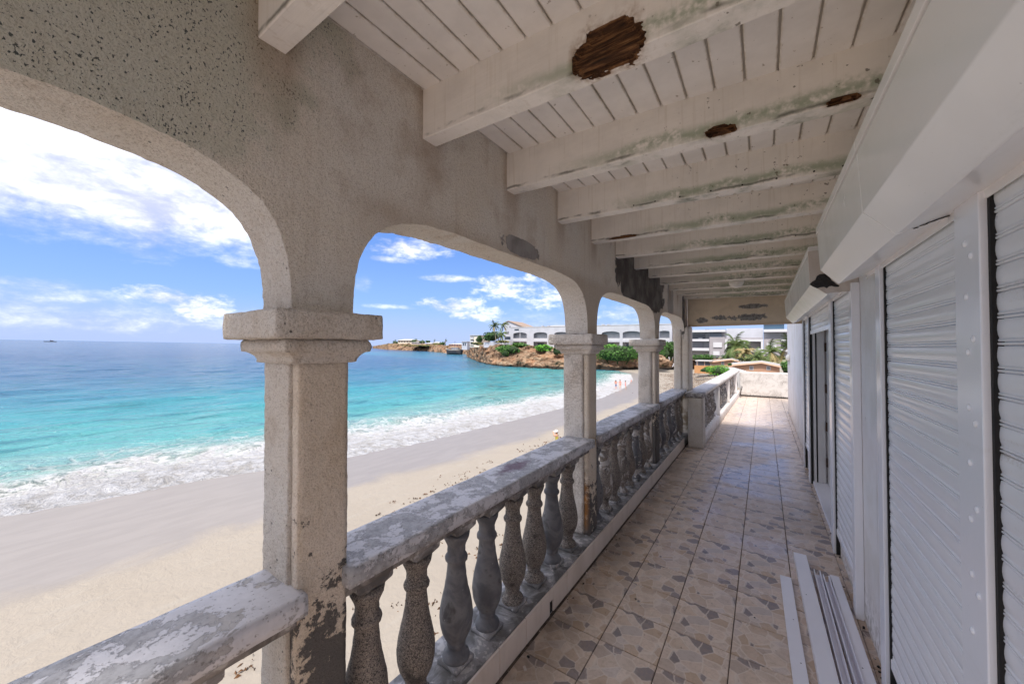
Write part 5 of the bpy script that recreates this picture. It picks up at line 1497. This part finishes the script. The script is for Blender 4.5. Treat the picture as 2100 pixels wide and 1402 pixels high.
far_house('far_house', 'brick-red low building in the middle of the far point', 862, 874, 704.5, 709, 440, 'pink_wall', 'roof_brown', nw=3)
far_house('far_house', 'white bungalow behind the brick-red building', 874, 884, 702.5, 707.5, 430, 'villa_white', nw=3)
far_house('far_house', 'pink house between the two palm clumps of the far point', 888, 902, 701, 706.5, 420, 'pink_wall', nw=3)
far_house('far_house', 'low pinkish houses behind the stranded ship', 920, 946, 704, 709.5, 380, 'pink_wall', nw=5)
for i, (px, py, hw, hh, Y, nm) in enumerate([(850, 700, 6, 5, 505, 'dark clump of trees right of the wide-roofed house'), (811, 702, 5, 3, 540, 'dark shrub at the seaward end of the far point'), (866, 701, 6, 3.2, 480, 'tree clump above the brick-red building'),
        (878, 700, 5, 2.5, 470, 'small tree clump behind the white bungalow'), (896, 706, 10, 3.2, 410, 'green scrub in front of the pink house'), (908, 704, 6, 4, 400, 'dark trees at the inner end of the far point'), (953, 711, 5, 4.5, 200, 'dark green tree between the ship and the headland'),
        (885, 709, 60, 2, 415, 'thin green scrub line along the top of the far point'), (970, 706, 9, 3, 180, 'grey-green scrub above the cove')]):
    B(px, py, hw, hh, Y, nm, 'leaf_dark' if i not in (4, 7, 8) else 'leaf_olive', 40+i, 3.0, .6, name='tree_clump', cat='trees', group='tree clumps on the far point', leafpx=1.2)
for i, (px, pyt, Y) in enumerate([(866, 698.5, 470), (890, 698, 440), (913, 698, 390), (810, 698.5, 530), (853, 696.5, 500)]):
    PALM(px, 706, pyt, Y, (.8, 0), (3.2 if Y < 480 else 3.8)*1.2, 60+i, ['far palm above the brick-red building', 'far palm beside the pink house', 'far palm to the left of the stranded ship', 'lone far palm at the seaward tip of the point', 'far palm right of the wide-roofed house'][i], nf=12, trunk_r=.4, group='palms on the far point')

# ---- stranded ship
Ys_ = 262.0
sp = thing('ship', 'dark hulled old ship with a mast moored under the far rocks', 'ship', at_y(930, 726, Ys_))
M('hull', lambda g: g.out(g.mix(g.noise(g.pos(), .4, 4).ss(.4, .6), (.025,.028,.04), (.06,.05,.05)), .6))
l, r_, b_, t_ = span(915, 947, 717.5, 727, Ys_); cxs, hl, hw_ = (l+r_)/2, (r_-l)/2, 3.0
vs = []; ns = 15
for i in range(ns):
    u = -1+2*i/(ns-1); wd = hw_*(1-abs(u)**2.6)**.6+.15 if u < .9 else hw_*.6; sh = .45*abs(u)**2.4*(1.6 if u < 0 else .8); zt = t_+sh*2.4
    for (k, h) in ((-1, 1), (-.92, .5), (-.55, .1), (0, 0), (.55, .1), (.92, .5), (1, 1)):
        vs.append((cxs+u*hl*(1-.10*(1-h)*(1 if u < 0 else .3)), Ys_+wd*k, SEA-.6+(zt-SEA+.6)*h))
m = MB().add(vs, [(i*7+j, (i+1)*7+j, (i+1)*7+j+1, i*7+j+1) for i in range(ns-1) for j in range(6)]+[(i*7, i*7+6, (i+1)*7+6, (i+1)*7) for i in range(ns-1)]+[tuple(range(7)), tuple((ns-1)*7+j for j in range(7))[::-1]])
m.build('hull', mw['hull'], sp, smooth=False)
m = MB(); 
for i in range(ns-1):
    p, q = Vector(vs[i*7]), Vector(vs[(i+1)*7]); m.tube([p, q], .16, 5)
m.build('gunwale', mw['villa_cream'], sp)
l2, r2_, b2, t2 = span(928, 941, 711.5, 718.5, Ys_); MB().box(l2, r2_, Ys_-1.6, Ys_+1.6, b2-.6, t2-.9).build('deckhouse', mw['slate'], sp); MB().box(l2-.5, r2_+.5, Ys_-1.9, Ys_+1.9, t2-.9, t2-.55).build('deck_roof', mw['pale_grey'], sp)
for f in (.15, .4, .65, .9): MB().box(l2+(r2_-l2)*f-.3, l2+(r2_-l2)*f+.3, Ys_-1.7, Ys_-1.6, b2+.2, t2-1.5).build('window', mw['pale_grey'], sp)
for px, top in ((933, 699), (925, 703)):
    a = at_y(px, top, Ys_); MB().tube([(a[0], Ys_, b2), (a[0], Ys_, a[2])], .14, 6).build('mast', mw['slate'], sp)
a = at_y(933, 700, Ys_); c_ = at_y(916, 716, Ys_); d_ = at_y(946, 714, Ys_)
MB().tube([a, c_], .05, 4).tube([a, d_], .05, 4).build('rigging', mw['slate'], sp)
outside(sp)
# ---- tiny vessel on the horizon
a = at_z(103, 699.2, SEA)
k = 2600/math.hypot(a[0], a[1]); bx_, by_ = a[0]*k, a[1]*k; a = (bx_, by_, SEA)
sh = thing('distant_ship', 'tiny ship far out on the left horizon', 'ship', a)
u = Vector((-by_, bx_, 0)).normalized(); w_ = Vector((bx_, by_, 0)).normalized()
hullp = MB().obox(Vector(a)+Vector((0, 0, 1.6)), u*17, w_*3, (0, 0, 1.7)); hullp.v = [(p[0]+(p[2]-SEA)*u.x*.6*(1 if i in (1, 2, 5, 6) else -1), p[1]+(p[2]-SEA)*u.y*.6*(1 if i in (1, 2, 5, 6) else -1), p[2]) for i, p in enumerate(hullp.v)]
hullp.build('hull', mw['slate'], sh)
MB().obox(Vector(a)+Vector((0, 0, 5.0))-u*4, u*5, w_*2, (0, 0, 1.8)).build('bridge', mw['slate'], sh)
MB().tube([Vector(a)+Vector((0, 0, 6)), Vector(a)+Vector((0, 0, 11))], .5, 6).build('mast', mw['slate'], sh)
outside(sh)

# ================================================================== people
def skinmat(name, c, r=.55): M(name, lambda g: g.out(c, r))
skinmat('skin_tan', (.50,.27,.17)); skinmat('skin_pale', (.62,.38,.28)); skinmat('skin_red', (.58,.24,.17)); skinmat('hair_dark', (.03,.02,.015), .7); skinmat('cap_white', (.75,.72,.76), .8)
skinmat('suit_yellow', (.75,.66,.12), .7); skinmat('short_blue', (.12,.16,.30), .8); skinmat('suit_pink', (.72,.16,.20), .8); skinmat('suit_dark', (.06,.06,.09), .8); skinmat('suit_coral', (.70,.22,.16), .8)
def person(label, p, h, face, pose, skin, suit, zr, hair='hair_dark', hairlen=0, cap=None, group=None, sub=2):
    """pose: dict of joint offsets; one skinned body; face = yaw (rad) of the looking direction"""
    t = thing('person', label, 'person', p, group)
    J = {'pelvis': (0, 0, .52), 'waist': (0, 0, .60), 'chest': (0, .0, .72), 'neck': (0, .0, .83), 'head': (0, .012, .90), 'crown': (0, .01, .955),
         'hipL': (-.052, 0, .50), 'kneeL': (-.058, .012, .275), 'ankL': (-.058, -.01, .045), 'toeL': (-.062, .062, .018),
         'hipR': (.052, 0, .50), 'kneeR': (.058, .012, .275), 'ankR': (.058, -.01, .045), 'toeR': (.062, .062, .018),
         'shL': (-.100, 0, .800), 'elL': (-.135, -.01, .635), 'wrL': (-.145, .03, .495), 'haL': (-.147, .045, .445),
         'shR': (.100, 0, .800), 'elR': (.135, -.01, .635), 'wrR': (.145, .03, .495), 'haR': (.147, .045, .445)}
    J.update(pose)
    rad = {'pelvis': .078, 'waist': .066, 'chest': .078, 'neck': .032, 'head': .056, 'crown': .044, 'hipL': .056, 'hipR': .056, 'kneeL': .034, 'kneeR': .034, 'ankL': .022, 'ankR': .022,
           'toeL': .016, 'toeR': .016, 'shL': .036, 'shR': .036, 'elL': .024, 'elR': .024, 'wrL': .017, 'wrR': .017, 'haL': .019, 'haR': .019}
    names = list(J); E_ = [('pelvis', 'waist'), ('waist', 'chest'), ('chest', 'neck'), ('neck', 'head'), ('head', 'crown')]
    for s in 'LR': E_ += [('pelvis', 'hip'+s), ('hip'+s, 'knee'+s), ('knee'+s, 'ank'+s), ('ank'+s, 'toe'+s), ('chest', 'sh'+s), ('sh'+s, 'el'+s), ('el'+s, 'wr'+s), ('wr'+s, 'ha'+s)]
    me = bpy.data.meshes.new('body'); me.from_pydata([Vector(J[n_])*h for n_ in names], [(names.index(a), names.index(b_)) for a, b_ in E_], [])
    o = bpy.data.objects.new('body', me); col.objects.link(o)
    md = o.modifiers.new('s', 'SKIN'); md.use_smooth_shade = True
    for i, n_ in enumerate(names): me.skin_vertices[0].data[i].radius = (rad[n_]*h*.95, rad[n_]*h*(.72 if n_ in ('chest', 'waist', 'pelvis') else .95)); me.skin_vertices[0].data[i].use_root = n_ == 'pelvis'
    o.modifiers.new('u', 'SUBSURF').levels = sub
    dg = bpy.context.evaluated_depsgraph_get(); m2 = bpy.data.meshes.new_from_object(o.evaluated_get(dg)); o.modifiers.clear(); o.data = m2; m2.name = 'body'
    m2.materials.clear(); m2.materials.append(mw[skin]); m2.materials.append(mw[suit])
    for f in m2.polygons:
        c_ = f.center/h
        f.material_index = 1 if any(a <= c_.z <= b_ for a, b_ in zr) and abs(c_.x) < .105 else 0
        f.use_smooth = True
    o.parent = t
    hd = Vector(J['head'])*h; bm = bmesh.new()
    if cap: 
        bmesh.ops.create_uvsphere(bm, u_segments=16, v_segments=10, radius=.068*h)
        for v in bm.verts: v.co.z = max(v.co.z, -.004*h)*.95
        bm.verts.ensure_lookup_table()
        r_ = bmesh.ops.create_circle(bm, cap_ends=True, segments=12, radius=.05*h, matrix=Matrix.Translation((0, .07*h, .004*h)))
        for v in bm.verts: v.co += hd+Vector((0, .002*h, .022*h))
        m3 = bpy.data.meshes.new('cap'); bm.to_mesh(m3); m3.materials.append(mw[cap]); c2 = bpy.data.objects.new('cap', m3); col.objects.link(c2); c2.parent = t
    bm.free(); bm = bmesh.new(); bmesh.ops.create_uvsphere(bm, u_segments=16, v_segments=12, radius=(.058 if cap else .066)*h)
    for v in bm.verts:
        if v.co.y > .012*h: v.co.y = .012*h+(v.co.y-.012*h)*.35; v.co.z += .012*h
        if v.co.z < 0: v.co.z *= 1+hairlen
        v.co += hd+Vector((0, -.010*h, .016*h))
    m4 = bpy.data.meshes.new('hair'); bm.to_mesh(m4); bm.free(); m4.materials.append(mw[hair]); c3 = bpy.data.objects.new('hair', m4); col.objects.link(c3); c3.parent = t
    if group is None:   # the near figure: face and fingers
        m = MB(); hh = hd+Vector((0, .0, .0))
        m.lathe([(.001, .064*h), (.010*h, .060*h), (.012*h, .050*h)], (0, 0, 0), 8, axis='y'); m.v = [(x+hh.x, y+hh.y, z*1.3+hh.z-.002*h) for x, y, z in m.v]; 
        no = m.build('nose', mw[skin]); no.parent = t
        m5 = MB()
        for s in (-1, 1): m5.obox(hh+Vector((s*.022*h, .050*h, .012*h)), (.008*h, 0, 0), (0, .004*h, 0), (0, 0, .004*h))
        m5.obox(hh+Vector((0, .052*h, -.028*h)), (.014*h, 0, 0), (0, .003*h, 0), (0, 0, .003*h))
        fo_ = m5.build('face_features', mw['hair_dark']); fo_.parent = t
    t.rotation_euler = (0, 0, face)
    return outside(t)
gz = lambda x, y: float(ground_h(np.array(float(x)), np.array(float(y))))
wx, wy = at_y(1141, 930, 20.2)[0], 20.2
wz = gz(wx, wy)
topz = at_y(1140, 880, 20.2)[2]
person('woman in a white cap and yellow swimsuit raising one hand to her brow', (wx, wy, wz), min(1.85, max(1.5, topz-wz)), R(105),
       {'elL': (-.17, .04, .80), 'wrL': (-.125, .10, .905), 'haL': (-.085, .105, .945), 'elR': (.15, -.03, .65), 'wrR': (.13, .03, .52), 'haR': (.12, .05, .47)},
       'skin_tan', 'suit_yellow', [(.46, .60), (.63, .77)], hair='hair_dark', hairlen=.0, cap='cap_white', group='person near the second column')
def far_person(label, px, py, Y, hpx, face, pose, skin, suit, zr, **k):
    x, y, z = at_y(px, py, Y); zz = max(gz(x, y), SEA+.0); hgt = hpx*(-math.sin(_y)*x+math.cos(_y)*y)/FPX
    return person(label, (x, y, zz-.03), hgt, face, pose, skin, suit, zr, group='bathers at the water edge', sub=1, **k)
far_person('bather in blue shorts wading with a child on the shoulders', 1263, 798, 66, 19, R(20), {'elL': (-.14, .0, .70), 'wrL': (-.09, .07, .80), 'haL': (-.07, .08, .83), 'elR': (.14, .0, .70), 'wrR': (.09, .07, .80), 'haR': (.07, .08, .83)}, 'skin_red', 'short_blue', [(.30, .56)])
xk, yk, zk = at_y(1262, 783, 66.0)
t_ = person('small child sitting on the shoulders of the wading bather', (xk, yk, zk-.62), .98, R(20), {'kneeL': (-.08, .16, .50), 'ankL': (-.08, .17, .30), 'toeL': (-.08, .22, .28), 'kneeR': (.08, .16, .50), 'ankR': (.08, .17, .30), 'toeR': (.08, .22, .28)}, 'skin_tan', 'suit_dark', [(.46, .60)], group='bathers at the water edge', sub=1)
far_person('bather in a red top stepping out of the foam, second from the left', 1271.5, 800, 66.5, 20, R(200), {'kneeR': (.06, .08, .28), 'ankR': (.06, .02, .06)}, 'skin_pale', 'suit_coral', [(.46, .60), (.66, .80)], hairlen=.8)
far_person('bather in a pink skirt walking along the wet sand', 1282.5, 798, 67.5, 18, R(-60), {'kneeL': (-.05, .09, .28), 'ankL': (-.05, .10, .05)}, 'skin_pale', 'suit_pink', [(.40, .80)], hairlen=.8)
far_person('small bather sitting alone farther up the wet sand', 1294.5, 785.5, 80, 8.5, R(150), {'kneeL': (-.06, .14, .52), 'kneeR': (.06, .14, .52)}, 'skin_red', 'suit_coral', [(.45, .60)])

for o in OUT:
    o.matrix_basis = ROLLM @ o.matrix_basis
